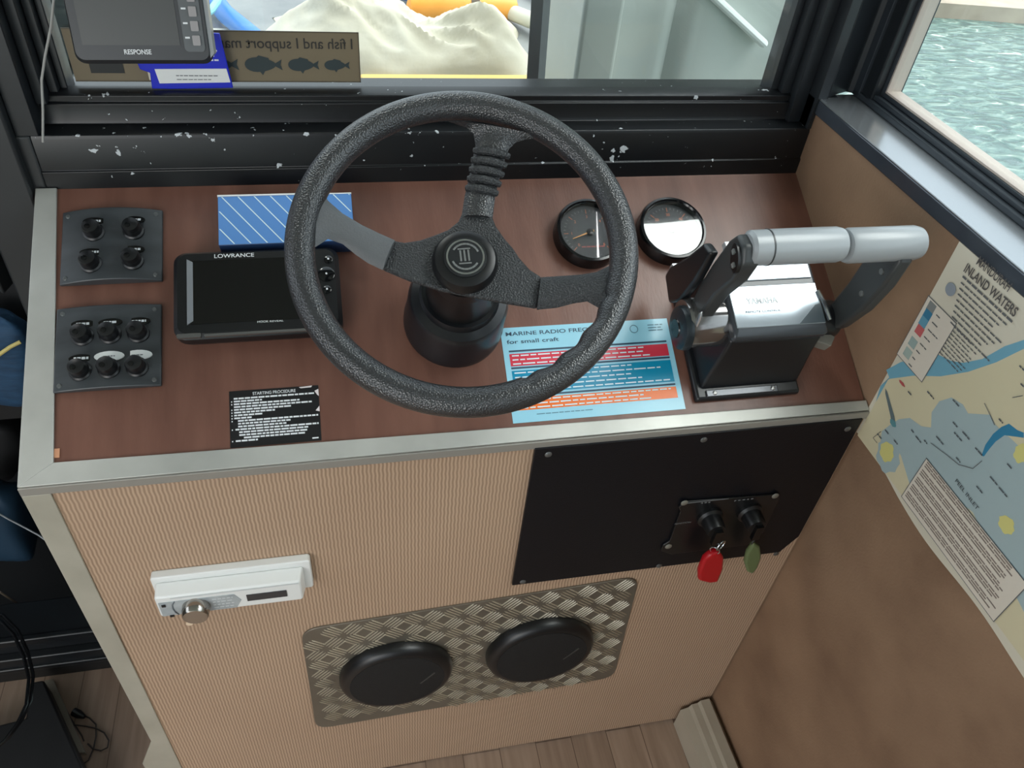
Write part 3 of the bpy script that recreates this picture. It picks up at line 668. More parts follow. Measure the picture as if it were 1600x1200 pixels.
for y, z in ((.118, .2025), (.130, .2095)): b = MB(); b.box(.7415, .7436, y-.0025, y+.0025, z-.0022, z+.0022); b.build('switch_button', mat('grey_button', (120, 124, 122), .3), sw_, MI)
for y, z in ((.112, .182), (.105, .140)):
    b = cylx(.9275, .9300, [(.0002, 0), (.0035, .1), (.004, 1)], y, z, 14); b.build('arm_screw', STEEL, tc_, Q)
b = MB(); b.box(.744, .752, .180, .194, .052, .062); b.box(.750, .760, .146, .156, .176, .184); b.build('lever_clip', mat('bright_clip', (200, 202, 204), .25, .6), tc_, Q, bevel=.001)
b = MB(); b.prism([(.905, .078), (.925, .070), (.934, .082), (.912, .096)], .050, .066); b.build('neutral_tab', mat('grey_tab', (120, 118, 110), .4), tc_, Q, bevel=.001)

# ------------------------------------------------------------ front face: black switch panel
pp = [F(836, 701, .004), F(1348, 654, .004), (.9915, -.262), (.972, -.2980), F(800, 914, .004)]
px0, pz0 = pp[4]
ip = thing('blank_panel', MF @ T(px0, pz0, 0), 'large black screwed panel below the right half of the dashboard', 'panel')
PQ = T(-px0, -pz0, 0)
b = MB(); b.prism(pp, .0002, .0050); b.build('plate', BLKM, ip, PQ, bevel=.0006)
for x, y in ((857, 711), (1100, 688), (1325, 671), (817, 910), (1030, 885), (1213, 866)):
    s_ = MB(); sx, sz = F(x, y, .006); screw(s_, sx, sz, .005, .0045); s_.build('screw', mat('panel_screw', (118, 120, 120), .35, .7), ip, PQ)
# ignition plate
ig = thing('ignition_plate', MF @ T(.848, -.200, .0052), 'small black ignition switch plate with two key barrels on the large black panel', 'ignition switch')
GQ = T(-.848, .200, -.0052)
b = MB(); b.prism([(.769, -.150), (.775, -.139), (.918, -.146), (.922, -.158), (.922, -.235), (.905, -.262), (.785, -.262), (.766, -.250), (.766, -.236), (.774, -.228), (.774, -.160)], .0052, .0085); b.build('plate', mat('ignition_black', (19, 20, 22), .32), ig, GQ, bevel=.001)
for x, y in ((1070, 787), (1212, 776), (1045, 855)):
    s_ = MB(); sx, sz = F(x, y, .010); screw(s_, sx, sz, .0085, .0052); s_.build('screw', mat('plate_screw', (150, 150, 142), .4, .6), ig, GQ)
text('plate_lettering', 'IGNITION', GPRINT, ig, .772-.848, -.188+.200, .0088-.0052, .0035, .024)
b = MB(); printlines(b, .800, .815, -.146, .0022, .0090, .002, .004, .002); printlines(b, .850, .880, -.149, .0022, .0090, .002, .004, .003); b.box(.775, .84, -.1425, -.1415, .0085, .0089); b.build('fine_print', GPRINT, ig, GQ)
for xc in (.8215, .8820):
    k = MB(); k.lathe([(.0185, .0086), (.0185, .013), (.0150, .016), (.0140, .032), (.0125, .036), (.0002, .0365)], 28, T(xc, -.178, 0)); kb = k.build('key_barrel', BLK, ig, GQ)
    k = MB(); k.box(-.0055, .0055, -.020, .008, .0355, .042, T(xc+.001, -.180, 0)); k.build('key_head', BLKG, kb)
# key rings and floats hanging from the keys
kr = thing('key_float', MF @ T(.825, -.255, .036), 'red plastic key float hanging on a steel ring from the left key', 'key float', 'key floats below the ignition plate')
KQ = T(-.825, .255, -.036)
RGX = frame((1, 0, 0), (0, 1, 0), (0, 0, 1), (0, 0, 0))
b = MB(); b.ring([(.0085+.0012*math.cos(a*math.pi/4), .0012*math.sin(a*math.pi/4)) for a in range(8)], 28, T(.8335, -.2055, .040) @ RY(.5)); b.build('split_ring', CHROME, kr, KQ)
b = MB(); b.ring([(.0065+.0010*math.cos(a*math.pi/4), .0010*math.sin(a*math.pi/4)) for a in range(8)], 24, T(.8290, -.2190, .038) @ RY(-.6)); b.build('chain_link', CHROME, kr, KQ)
rp = [F(x, y, .036) for x, y in ((1122, 858), (1129, 868), (1128, 885), (1120, 905), (1106, 907), (1090, 903), (1090, 890), (1098, 870), (1108, 862))]
b = MB(); b.prism(rp, .031, .042); b.build('float_body', mat('red_float_plastic', (176, 16, 26), .35), kr, KQ, bevel=.004, seg=3)
gq = thing('key_float', MF @ T(.888, -.240, .034), 'olive green oval key float hanging from the right key, beside the red one', 'key float', 'key floats below the ignition plate')
GQ2 = T(-.888, .240, -.034)
gp_ = [F(x, y, .034) for x, y in ((1176, 846), (1186, 852), (1188, 868), (1182, 884), (1174, 894), (1166, 890), (1162, 876), (1166, 860))]
b = MB(); b.prism(gp_, .030, .039); b.build('float_body', mat('olive_float_plastic', (98, 112, 74), .45), gq, GQ2, bevel=.0035, seg=3)
b = MB(); b.ring([(.0060+.0010*math.cos(a*math.pi/4), .0010*math.sin(a*math.pi/4)) for a in range(8)], 24, T(.8855, -.2080, .037) @ RY(.7)); b.build('split_ring', mat('dark_ring', (90, 92, 90), .3, .8), gq, GQ2)

# ------------------------------------------------------------ car stereo
st = thing('stereo', MF @ T(.0930, -.2280, 0), 'white marine stereo with a silver volume knob at the left of the woven front', 'stereo')
Ws, Hs = .1860, .0540
b = MB(); b.prism(rrect(0, Ws+.001, -.001, Hs+.004, .004), .0002, .012); b.build('surround', WHITE, st, bevel=.0015)
b = MB(); b.prism(rrect(.004, Ws-.008, .001, Hs-.005, .004), .012, .031, top=rrect(.004, Ws-.012, .003, Hs-.010, .004)); b.build('face', WHITE, st, bevel=.002)
b = MB(); b.prism([(.007, .005), (.094, .005), (.101, .020), (.094, .034), (.007, .034)], .0308, .0318); b.build('button_field', mat('grey_button_field', (176, 182, 184), .4, rgb2=(150, 158, 162), nscale=60), st)
b = MB(); b.box(.108, .156, .016, .029, .0306, .0320); b.build('display', mat('stereo_display', (50, 52, 56), .2), st)
b = MB(); b.box(.022, .172, .0395, .0420, .0305, .0315); b.build('cassette_slot', mat('white_slot', (200, 205, 206), .4), st)
b = MB(); b.lathe([(.0165, .031), (.0165, .038), (.0150, .046), (.0140, .047), (.0002, .0475)], 32, T(.0480, .018, 0)); kn = b.build('volume_knob', mat('knob_chrome', (170, 165, 158), .16, .95), st)
b = MB(); b.box(.0100, .0145, .026, .030, .0315, .0330); b.box(.0150, .0200, .0028, .006, .0312, .0330); b.build('small_button', BLK, st)
b = MB(); b.tube([(.0255, .034, .0322), (.0220, .028, .0325), (.0212, .020, .0325), (.0225, .012, .0325), (.0255, .006, .0322)], .0008, 6); b.build('curved_groove', mat('groove_grey', (105, 112, 118), .5), st)
b = MB(); 
for i in range(4): printlines(b, .068, .092, .010+.006*i, .0018, .0320, .003, .006, .0015)
b.build('button_print', mat('pale_grey_print', (205, 210, 212), .5), st)

# ------------------------------------------------------------ chequer plate with two speakers
cq = [F(468, 985, .003), F(1003, 899, .003), F(962, 1062, .003), F(488, 1142, .003)]
cxl, czt = .2515, -.3440
plate_pts = []
cp4 = [(.2525, -.3460), (.7495, -.3200), (.7660, -.640), (.2470, -.662)]
def rounded(P, r, n=5):
    out = []; m = len(P)
    for i in range(m):
        p = Vector(P[i]+(0,)); a = (Vector(P[i-1]+(0,))-p).normalized(); c = (Vector(P[(i+1) % m]+(0,))-p).normalized()
        s_, e_2 = p+a*r, p+c*r
        for k in range(n+1):
            t = k/n; q = s_.lerp(p, t).lerp(p.lerp(e_2, t), t); out.append((q.x, q.y))
    return out
ch = thing('chequer_plate', MF @ T(.25, -.66, 0), 'aluminium five-bar chequer plate with round corners low on the woven front', 'metal plate')
CQ = T(-.25, .66, 0)
b = MB(); b.prism(rounded(cp4, .028), .0002, .0030)
plo = b.build('plate', mat('tread_plate_alloy', (132, 126, 114), .36, .55, rgb2=(112, 106, 96), nscale=5), ch, CQ, bevel=.0006)
bars = MB(); cell = .0290
def inside(x, z):
    m_ = .0095
    for (ax, az), (bx, bz) in zip(cp4, cp4[1:]+cp4[:1]):
        ex, ez = bx-ax, bz-az; L_ = math.hypot(ex, ez)
        if (ex*(z-az)-ez*(x-ax))/L_ > -m_: return False
    for cx_, cz_ in ((.383, -.499), (.6125, -.489)):
        if (x-cx_)**2+(z-cz_)**2 < .084**2: return False
    for X_, Z_ in cp4:
        if abs(x-X_)+abs(z-Z_) < .036: return False
    return True
for i in range(-2, 24):
    for j in range(-2, 18):
        gx, gz = .012+i*cell, -.018-j*cell
        cxx = .2525+gx*.9986-gz*.0523; czz = -.346+gx*.0523+gz*.9986
        ang = math.radians(45 if (i+j) % 2 == 0 else -45)+.05
        if not inside(cxx, czz): continue
        for k in range(-2, 3):
            L = .0155*(1-.08*abs(k)); dx, dz = math.cos(ang), math.sin(ang); ox, oz = -dz*k*.0053, dx*k*.0053
            Mx = T(cxx+ox, czz+oz, .0030) @ RZ(ang)
            bars.prism([(-L, 0), (-L*.6, -.0009), (L*.6, -.0009), (L, 0), (L*.6, .0009), (-L*.6, .0009)], 0, .0011, Mx, top=[(-L*.8, 0), (-L*.55, -.0004), (L*.55, -.0004), (L*.8, 0), (L*.55, .0004), (-L*.55, .0004)])
bo = bars.build('tread_bars', mat('raised_bar_alloy', (196, 187, 168), .34, .55), ch, CQ); bo['kind'] = 'stuff'
def speaker(x, z, r, label):
    t = thing('speaker', MF @ T(x, z, .0042), label, 'speaker', 'round speakers on the chequer plate')
    b = MB(); b.lathe([(r, .0002), (r, .008), (r-.003, .014), (r-.008, .018), (r-.014, .0190)], 56); b.build('surround', BLK, t)
    b = MB(); b.lathe([(r-.0135, .014), (r-.0150, .0196), (r*.5, .0222), (.0002, .0230)], 56); g = b.build('grille', mat('speaker_mesh', (9, 9, 10), .75, bump=.6, bscale=900, kind='voronoi'), t)
    b = MB(); b.box(-.018, .018, -.0012, .0012, .0212, .0226, T(.046, .006, 0) @ RZ(.9)); b.build('name_badge', mat('dark_badge', (64, 64, 62), .3), g)
speaker(.3830, -.499, .0875, 'round black speaker at the left end of the chequer plate')
speaker(.6125, -.489, .0885, 'round black speaker at the right end of the chequer plate, under the black panel')

# ------------------------------------------------------------ chart on the starboard wall
x0c, x1c = -.0035, .78; zt, zb = .2553, -.052
chart = thing('wall_chart', MWR @ T(x0c, zb, 0), 'laminated chart of Mandurah inland waters on the tan wall below the side window', 'chart')
LQ = T(-x0c, -zb, 0)
b = MB(); n = 60; rowt = []; rowb = []
for i in range(n+1):
    x = x0c+(x1c-x0c)*i/n; wob = .004*math.sin(x*30)+.003*math.sin(x*13+1)
    zz = zb+wob-(.010 if x < .09 else 0)*(1-(x-x0c)/.1 if x < .096 else 0)*-1
    rowt.append((x, zt)); rowb.append((x, zz))
T3 = [[b.bm.verts.new((p[0], p[1], z)) for p in rowt] for z in (.0003, .0010)]; B3 = [[b.bm.verts.new((p[0], p[1], z)) for p in rowb] for z in (.0003, .0010)]
for i in range(n):
    b._f([B3[1][i], B3[1][i+1], T3[1][i+1], T3[1][i]]); b._f([T3[0][i], T3[0][i+1], B3[0][i+1], B3[0][i]])
    b._f([B3[0][i], B3[0][i+1], B3[1][i+1], B3[1][i]])
    b._f([T3[1][i], T3[1][i+1], T3[0][i+1], T3[0][i]])
b._f([T3[0][0], B3[0][0], B3[1][0], T3[1][0]])
CREAM = mat('chart_paper', (206, 200, 182), .45)
b.build('sheet', CREAM, chart, LQ)
zl = [.0011]
def cpoly(pts, m, name='printed_area', raw=False):
    zl[0] += .00006; b = MB(); b.poly(pts if raw else [W(*p, .001) for p in pts], zl[0]); return b.build(name, m, chart, LQ, nonorm=True, smooth=0)
def crect(x0, x1, z0, z1, m, name='printed_area'): return cpoly([(x0, z0), (x1, z0), (x1, z1), (x0, z1)], m, name, True)
LAND = mat('chart_land', (205, 196, 164), .5); SEA = mat('chart_sea', (112, 165, 185), .5); INL = mat('chart_inlet', (160, 178, 180), .5); RIV = mat('chart_channel', (52, 126, 160), .5); YEL = mat('chart_yellow', (208, 202, 128), .5); LINE = mat('chart_line', (96, 98, 100), .5); BOXM = mat('chart_box', (212, 204, 190), .5)
# land under the coast, printed area starts inside a margin
lx0, lz1 = x0c+.006, W(1452, 545)[1]
coast_b = [(1362, 620), (1376, 603), (1390, 592), (1427, 587), (1470, 588), (1513, 581), (1557, 566), (1600, 545)]
cb_ = [W(*p, .001) for p in coast_b]
cpoly([(lx0, zb+.010)]+[(max(lx0, cb_[0][0]), cb_[0][1])]+cb_[1:]+[(x1c-.01, cb_[-1][1]-.015), (x1c-.01, zb+.010)], LAND, raw=True)
ct = [W(*p, .001) for p in [(1600, 531), (1570, 541), (1535, 561), (1505, 567), (1487, 564), (1466, 554), (1430, 560), (1407, 566), (1385, 578)]]
cpoly([(lx0, cb_[0][1])]+cb_[1:]+[(x1c-.01, cb_[-1][1]-.015), (x1c-.01, ct[0][1]-.01)]+ct+[(lx0, ct[-1][1]-.004)], SEA, raw=True)
inl = [W(*p, .001) for p in [(1376, 692), (1378, 674), (1392, 663), (1405, 655), (1422, 653), (1440, 666), (1455, 668), (1456, 644), (1468, 627), (1487, 621), (1505, 632), (1513, 646), (1548, 648), (1556, 664), (1585, 690), (1600, 705)]]
cpoly(inl+[(.30, .05), (.40, .02), (.40, -.03), W(1520, 800, .001), W(1449, 745, .001), W(1425, 768, .001), W(1408, 712, .001), W(1395, 690, .001)], INL, raw=True)
cpoly([(1534, 712), (1540, 695), (1552, 678), (1565, 667), (1577, 662), (1590, 672), (1600, 676), (1600, 684), (1586, 682), (1570, 680), (1556, 690), (1546, 702), (1538, 713)], RIV)
def blob(px, py, rx, rz, m):
    cx_, cz_ = W(px, py, .001); cpoly([(cx_+rx*math.cos(a*math.pi/9)*(1+.12*math.sin(a*2.3)), cz_+rz*math.sin(a*math.pi/9)*(1+.1*math.cos(a*1.7))) for a in range(18)], m, raw=True)
blob(1388, 712, .020, .024, INL); blob(1386, 706, .012, .014, YEL); blob(1573, 820, .010, .010, YEL); blob(1597, 708, .008, .012, YEL); blob(1410, 599, .006, .002, mat('chart_red', (176, 84, 84), .5))
cpoly([(1384, 607), (1387, 612), (1398, 650), (1400, 662), (1394, 662), (1392, 650), (1384, 615)], mat('chart_channel2', (96, 110, 112), .5)); blob(1396, 661, .006, .004, mat('chart_teal', (90, 140, 146), .5))
# legend box and table
lx, lz = W(1452, 463, .001); lx2, lz2 = W(1441, 596, .001)
crect(lx-.001, lx2+.001, lz2-.001, lz+.001, LINE); crect(lx, lx2, lz2, lz, BOXM)
for (px, py), c in (((1448, 472), (128, 132, 130)), ((1442, 484), (60, 120, 150)), ((1436, 495), (96, 150, 172)), ((1430, 508), (190, 98, 98)), ((1420, 527), (150, 168, 164)), ((1412, 543), (160, 176, 168))):
    a, c_ = W(px, py, .001); a += .004; crect(a, a+.012, c_-.006, c_+.006, mat('swatch_%d' % c[0], c, .5))
b = MB()
for i in range(8): printlines(b, lx+.022, lx+.022+random.uniform(.008, .018), lz-.010-.0105*i, .0014, zl[0]+.0002, .004, .01, .001)
tx, tz = W(1500, 498, .001)
for i in range(9): printlines(b, tx+.0, tx+random.uniform(.03, .045), tz-.012-.0045*i, .0011, zl[0]+.0002, .003, .008, .0015)
a, c = W(1505, 433, .001)
for i in range(9): printlines(b, a+.002*i, a+.082-.006*(i % 4), c-.0062*i, .0016 if i else .0024, zl[0]+.0002, .004, .01, .0012)
# notes box
nx0, nz1 = W(1449, 717, .001); nx1, nz0 = W(1553, 971, .001); nz0 = max(nz0, zb+.010); 
b.build('fine_print', LINE, chart, LQ, nonorm=True, smooth=0)
crect(nx0-.001, nx1+.001, nz0-.001, nz1+.001, LINE); crect(nx0, nx1, nz0, nz1, BOXM)
b = MB(); rows = 20
for i in range(rows):
    if i % 4 == 3: continue
    printlines(b, nx0+.003, nx1-.003-random.uniform(0, .02), nz1-(nz1-nz0)*(i+.8)/(rows+.6), .0018, zl[0]+.0002, .006, .02, .001)
b.build('notes_print', mat('notes_print', (128, 116, 108), .5), chart, LQ, nonorm=True, smooth=0)
b = MB()
for px, py in ((1372, 678), (1384, 672), (1398, 688), (1425, 672), (1432, 682), (1445, 688), (1420, 612), (1450, 612), (1490, 625), (1490, 660), (1505, 675), (1492, 676), (1464, 682), (1495, 715), (1525, 700), (1548, 745), (1527, 760), (1575, 725), (1562, 655), (1594, 572), (1596, 600), (1562, 762)):
    a, c = W(px, py, .001); b = MB(); printlines(b, a, a+random.uniform(.006, .014), c, .0016, zl[0]+.0003, .003, .008, .0008); b.build('place_print', mat('place_print', (84, 90, 96), .5), chart, LQ, nonorm=True, smooth=0)
b = MB()
for pts in ([(1456, 692), (1480, 710), (1500, 726), (1522, 732), (1536, 720)], [(1378, 674), (1366, 684), (1372, 692)], [(1600, 618), (1590, 620), (1584, 621)], [(1556, 664), (1545, 640), (1540, 630)]):
    q = [Vector(W(*p, .001)+(zl[0]+.0003,)) for p in pts]; b.tube(q, .0004, 4)
b.build('drawn_line', LINE, chart, LQ)
def ctext(s, p0, p1, h, m=KPRINT, bold=.01):
    a = W(*p0, .001); c = W(*p1, .001); text('chart_lettering', s, m, chart, a[0]-x0c, a[1]-zb, zl[0]+.0004, h, c[0]-a[0], bold=bold)
a = W(1508, 422, .001); c = W(1586, 496, .001)
CP = mat('chart_title_print', (86, 82, 80), .5)
text('chart_lettering', 'INLAND WATERS', CP, chart, a[0]-x0c, a[1]-zb-.001, zl[0]+.0004, .0105, c[0]-a[0], bold=.02)
text('chart_lettering', 'MANDURAH', CP, chart, W(1527, 412, .001)[0]-x0c, a[1]-zb+.0145, zl[0]+.0004, .0105, .050, bold=.01)
a = W(1494, 752, .001); c = W(1528, 790, .001); text('chart_lettering', 'PEEL INLET', KPRINT, chart, a[0]-x0c, a[1]-zb, zl[0]+.0004, .005, .040, rot=-.04)
cx_, cz_ = W(1487, 452, .001); b = MB(); b.lathe([(.0075, zl[0]+.0001), (.0075, zl[0]+.0003)], 24, T(cx_, cz_, 0)); b.build('crest_mark', mat('crest_grey', (140, 148, 156), .5), chart, LQ)

# ------------------------------------------------------------ items at the windscreen
fs = thing('fish_sticker', frame((1, 0, 0), (0, 0, 1), (0, -1, 0), (.386, .3745, .2745)), 'brown sticker with reversed lettering and dark fish at the foot of the windscreen', 'sticker')
wS = .325; hS = .0600
MB().box(-wS, 0, 0, hS, -.0004, 0).build('sheet', mat('brown_sticker', (118, 106, 84), .5), fs)
b = MB(); b.box(-wS, 0, hS-.0012, hS, .0, .0004); b.box(-.0012, 0, 0, hS, 0, .0004); b.box(-wS, 0, 0, .0012, 0, .0004); b.build('border', mat('sticker_edge', (80, 72, 58), .5), fs)
text('reversed_lettering', 'I fish and I support marine', mat('sticker_ink', (48, 46, 42), .6), fs, -.008, .0405, .0005, .0125, .172, mirror=True, bold=.008)
def fish(mb, x, y, L):
    pts = []
    for i in range(24):
        a = 2*math.pi*i/24; pts.append((x+L*.36*math.cos(a), y+L*.17*math.sin(a)*(1-.25*math.cos(a))))
    mb.poly(pts, .0006); mb.poly([(x+L*.28, y), (x+L*.5, y+L*.13), (x+L*.46, y), (x+L*.5, y-L*.13)], .0007)
    mb.poly([(x-L*.12, y+L*.14), (x-L*.02, y+L*.22), (x+L*.2, y+L*.16), (x+L*.22, y+L*.07)], .00065); mb.poly([(x-L*.05, y-L*.14), (x+L*.03, y-L*.25), (x+L*.10, y-L*.13)], .00065)
b = MB(); fish(b, -.030, .021, .035); fish(b, -.070, .021, .042); fish(b, -.117, .021, .050); fish(b, -.168, .021, .052); b.build('fish_print', mat('fish_ink', (44, 56, 58), .6), fs)
b = MB(); b.poly([(-.306, .010), (-.270, .010), (-.270, .026), (-.306, .026)], .0006); b.build('dark_square', BLK, fs)
b = MB(); b.poly([(-.245, .002), (-.222, .002), (-.222, .030), (-.245, .030)], .0005); b.build('pale_patch', mat('pale_patch', (220, 214, 196), .5), fs)

bp_ = thing('blue_packet', frame((1, 0, 0), (0, -.06, 1), (0, -1, -.06), (.194, .366, .2720)), 'bright blue packet with a white strip leaning on the windscreen under the display', 'packet')
b = MB(); b.prism([(-.050, -.001), (-.048, .018), (-.058, .022), (-.060, .034), (-.02, .0345), (.0, .066), (.036, .064), (.041, .0), (-.030, -.0015)], .0, .0035); b.build('packet_body', mat('packet_blue', (30, 44, 190), .3), bp_, bevel=.001)
b = MB(); b.prism([(-.040, .0060), (.039, .0075), (.037, .0240), (-.042, .0230)], .0035, .0042); ws_ = b.build('white_strip', WHITE, bp_)
b = MB(); printlines(b, -.020, .026, .0150, .0012, .0045, .003, .006, .001); printlines(b, -.020, .018, .0105, .0010, .0045, .003, .006, .001); b.build('strip_print', GPRINT, ws_)
text('packet_lettering', 'CE', WPRINT, bp_, .004, .0515, .0037, .0085, .014, bold=.03)
b = MB(); printlines(b, .0, .030, .044, .0018, .0037); printlines(b, -.002, .026, .038, .0016, .0037); printlines(b, -.004, .030, .033, .0018, .0037); b.build('packet_print', WPRINT, bp_)

# display mounted on an arm in front of the windscreen
Mg = frame((1, 0, -.03), (0, .26, .966), (0, -.966, .26), (.168, .262, .352))
Mg = frame(Vector((1, 0, .02)).normalized(), Vector((0, .30, .954)), Vector((.0, -.954, .30)), (.163, .268, .345))
gp = thing('display_unit', Mg, 'grey edged display unit hanging in front of the windscreen at the top left', 'display')
b = MB(); b.prism(rrect(-.064, .066, -.006, .100, .008), -.022, -.004, top=rrect(-.066, .068, -.008, .102, .010)); b.prism(rrect(-.066, .068, -.008, .102, .010), -.004, .003, top=rrect(-.063, .065, -.004, .099, .008)); b.build('housing', mat('charcoal_housing', (46, 48, 50), .35), gp)
b = MB(); b.box(-.055, .038, .010, .092, .0031, .0036); b.build('screen', mat('unlit_screen', (62, 63, 60), .3), gp)
b = MB(); b.prism(rrect(.042, .062, .004, .098, .004), .0028, .0042); b.build('key_column', mat('grey_key_strip', (86, 90, 92), .4), gp)
for i in range(6):
    b = MB(); b.prism(rrect(.051, .0585, .010+i*.0135, .0195+i*.0135, .001), .0042, .0060); b.build('key', mat('pale_key', (150, 146, 146), .4), gp)
b = MB()
for i in range(5): b.box(.044, .0485, .0165+i*.0135, .0182+i*.0135, .0043, .0047)
b.build('key_print', WPRINT, gp)
text('brand_lettering', 'RESPONSE', WPRINT, gp, -.017, .0015, .0037, .0046, .026, bold=.02)
b = MB(); b.prism([(.0655, -.002), (.0695, .002), (.0695, .098), (.0655, .1)], -.018, .001); b.build('side_edge', mat('grey_side_edge', (140, 144, 146), .3), gp)
b = MB(); b.tube([(-.02, .06, -.02), (-.05, .065, -.045), (-.155, .07, -.050)], .007, 10); b.build('mount_arm', BLK, gp)
# white cord down the port jamb
b = MB(); P3 = [PY(90, -60, .300), PY(84, 0, .300), PY(80, 40, .300), PY(70, 90, .302), PY(65, 125, .303), PY(67, 170, .303), PY(67, 222, .303)]
b.tube(P3, .0013, 8); tag(b.build('signal_cord', mat('pale_grey_cord', (160, 160, 156), .4)), 'thin pale cord hanging down the dark post at the top left', 'cord')

# ------------------------------------------------------------ port side clutter
def bag(name, M, sx, sy, sz, m, label, cat, amp=.15, seed=0, quilt=0.):
    b = MB(); n, mm = 28, 16; rnd = random.Random(seed); ph = [rnd.uniform(0, 6) for _ in range(4)]; rings = []
    for j in range(mm+1):
        v = -math.pi/2+math.pi*j/mm; rg = []
        for i in range(n):
            u = 2*math.pi*i/n; c = math.cos(v); x = abs(math.cos(u))**.5*math.copysign(1, math.cos(u))*c**.6; y = abs(math.sin(u))**.5*math.copysign(1, math.sin(u))*c**.6; z = math.copysign(abs(math.sin(v))**.7, math.sin(v))
            k = 1+amp*.5*(math.sin(3*u+ph[0]+2*v)+math.sin(5*v+ph[1]+u))
            rg.append(b.bm.verts.new((x*sx*k, y*sy*k, z*sz*k)))
        rings.append(rg)
    for A, B in zip(rings, rings[1:]):
        for i in range(n): b._f([A[i], A[(i+1) % n], B[(i+1) % n], B[i]])
    bmesh.ops.remove_doubles(b.bm, verts=b.bm.verts, dist=1e-5)
    return tag(b.build(name, m, None, M, smooth=80), label, cat)
p = PY(4, 562, .375)
q_ = mat('quilted_blue_cloth', (38, 78, 112), .7, rgb2=(26, 58, 86), nscale=40, bump=.5, bscale=60, stretch=(1, 1, 3))
bag('blue_bag', T(*p) @ RY(.2), .042, .028, .085, q_, 'blue quilted bag stowed in the dark cuddy at left, with yellow rope across', 'bag', .05, 1)
p = PY(5, 812, .52); bag('blue_bag', T(*p), .050, .06, .090, mat('dull_blue_cloth', (34, 62, 84), .6), 'crumpled dull blue bag low in the dark cuddy, below the quilted one', 'bag', .12, 2)
p = PY(-30, 690, .72); bag('black_bag', T(*p), .10, .07, .08, mat('black_cloth', (22, 23, 25), .7), 'black cloth bag between the two blue bags in the cuddy', 'bag', .12, 3)
b = MB(); b.tube([PY(-20, 568, .335), PY(0, 553, .333), PY(16, 542, .335), PY(32, 534, .340)], .0028, 8); tag(b.build('yellow_rope', mat('yellow_rope', (206, 190, 116), .6)), 'yellow rope lying across the blue quilted bag', 'rope')
b = MB(); b.tube([PY(-10, 798, .44), PY(15, 812, .44), PY(38, 824, .435), PY(60, 836, .43), PY(80, 850, .42), PY(98, 866, .42)], .0016, 8); tag(b.build('thin_cable', mat('grey_cable', (165, 172, 176), .4)), 'thin pale grey cable running across the cuddy opening at left', 'cable')
b = MB(); b.tube([PY(0, 925, .40), PY(30, 945, .40), PY(60, 960, .40), PY(95, 966, .40), PY(125, 965, .40)], .0022, 8); tag(b.build('brown_cable', mat('brown_cable', (92, 82, 70), .5)), 'dull brown cable lying above the black step rail at left', 'cable')
# black coiled hose loop hanging over the step
b = MB(); H = .18
loop = [(-25, 950), (5, 962), (28, 985), (44, 1020), (52, 1055), (48, 1095), (34, 1125), (14, 1152), (-8, 1170), (-30, 1185)]
for k, (dx, dz) in enumerate(((0, 0), (-7, 6))):
    b.tube([PZ(x+dx, y+dz, -.72+.004*k) for x, y in loop], .0030, 8)
tag(b.build('coiled_cable', mat('glossy_black_cable', (24, 25, 27), .2)), 'glossy black cable curving in a loop over the floor at the lower left', 'cable')
# black box on the floor, with an aluminium strip at its edge
bk = thing('floor_box', T(-.33, .06, FLOOR), 'black box standing on the planked floor at the lower left corner', 'box')
b = MB(); kk = [PZ(x, y, FLOOR+.06) for x, y in ((68, 1062), (128, 1195), (150, 1260), (-60, 1260), (-60, 1148), (0, 1132), (40, 1122), (46, 1066))]
b.prism([(p.x+.33, p.y-.06) for p in kk], .0005, .06); b.build('box_body', mat('matt_black_box', (20, 20, 21), .55), bk, bevel=.004)
b = MB(); f0 = PZ(72, 1068, FLOOR); f1 = PZ(122, 1180, FLOOR); f2 = PZ(132, 1180, FLOOR); f3 = PZ(82, 1066, FLOOR)
b.prism([(f0.x, f0.y), (f1.x, f1.y), (f2.x+.004, f2.y), (f3.x+.004, f3.y)], FLOOR+.0003, FLOOR+.012); tag(b.build('floor_strip', mat('dull_floor_strip', (128, 120, 106), .45)), 'narrow dull metal strip lying on the floor beside the black box', 'metal strip')
pw = thing('power_lead', T(-.18, .17, FLOOR), 'thin brown power lead with a black plug looping on the planks', 'power lead')
b = MB(); pts = [(80, 1070), (95, 1095), (110, 1122), (128, 1150), (131, 1158)]
b.tube([PZ(x, y, FLOOR+.004)-Vector((-.18, .17, FLOOR)) for x, y in pts], .0014, 6)
pts = [(124, 1115), (140, 1122), (150, 1132), (150, 1150), (146, 1170), (138, 1188), (130, 1194)]
b.tube([PZ(x, y, FLOOR+.003)-Vector((-.18, .17, FLOOR)) for x, y in pts], .0014, 6)
pts = [(104, 1132), (120, 1133), (135, 1135), (150, 1138), (163, 1145), (170, 1157), (168, 1168), (158, 1173), (145, 1170), (137, 1162)]
b.tube([PZ(x, y, FLOOR+.006)-Vector((-.18, .17, FLOOR)) for x, y in pts], .0014, 6); b.build('lead', mat('dark_brown_lead', (44, 36, 32), .45), pw)
a = PZ(115, 1112, FLOOR+.010)-Vector((-.18, .17, FLOOR)); c = PZ(132, 1120, FLOOR+.008)-Vector((-.18, .17, FLOOR))
b = MB(); b.tube([a, a.lerp(c, .5), c], [.008, .008, .004], 10); b.build('plug', BLK, pw)

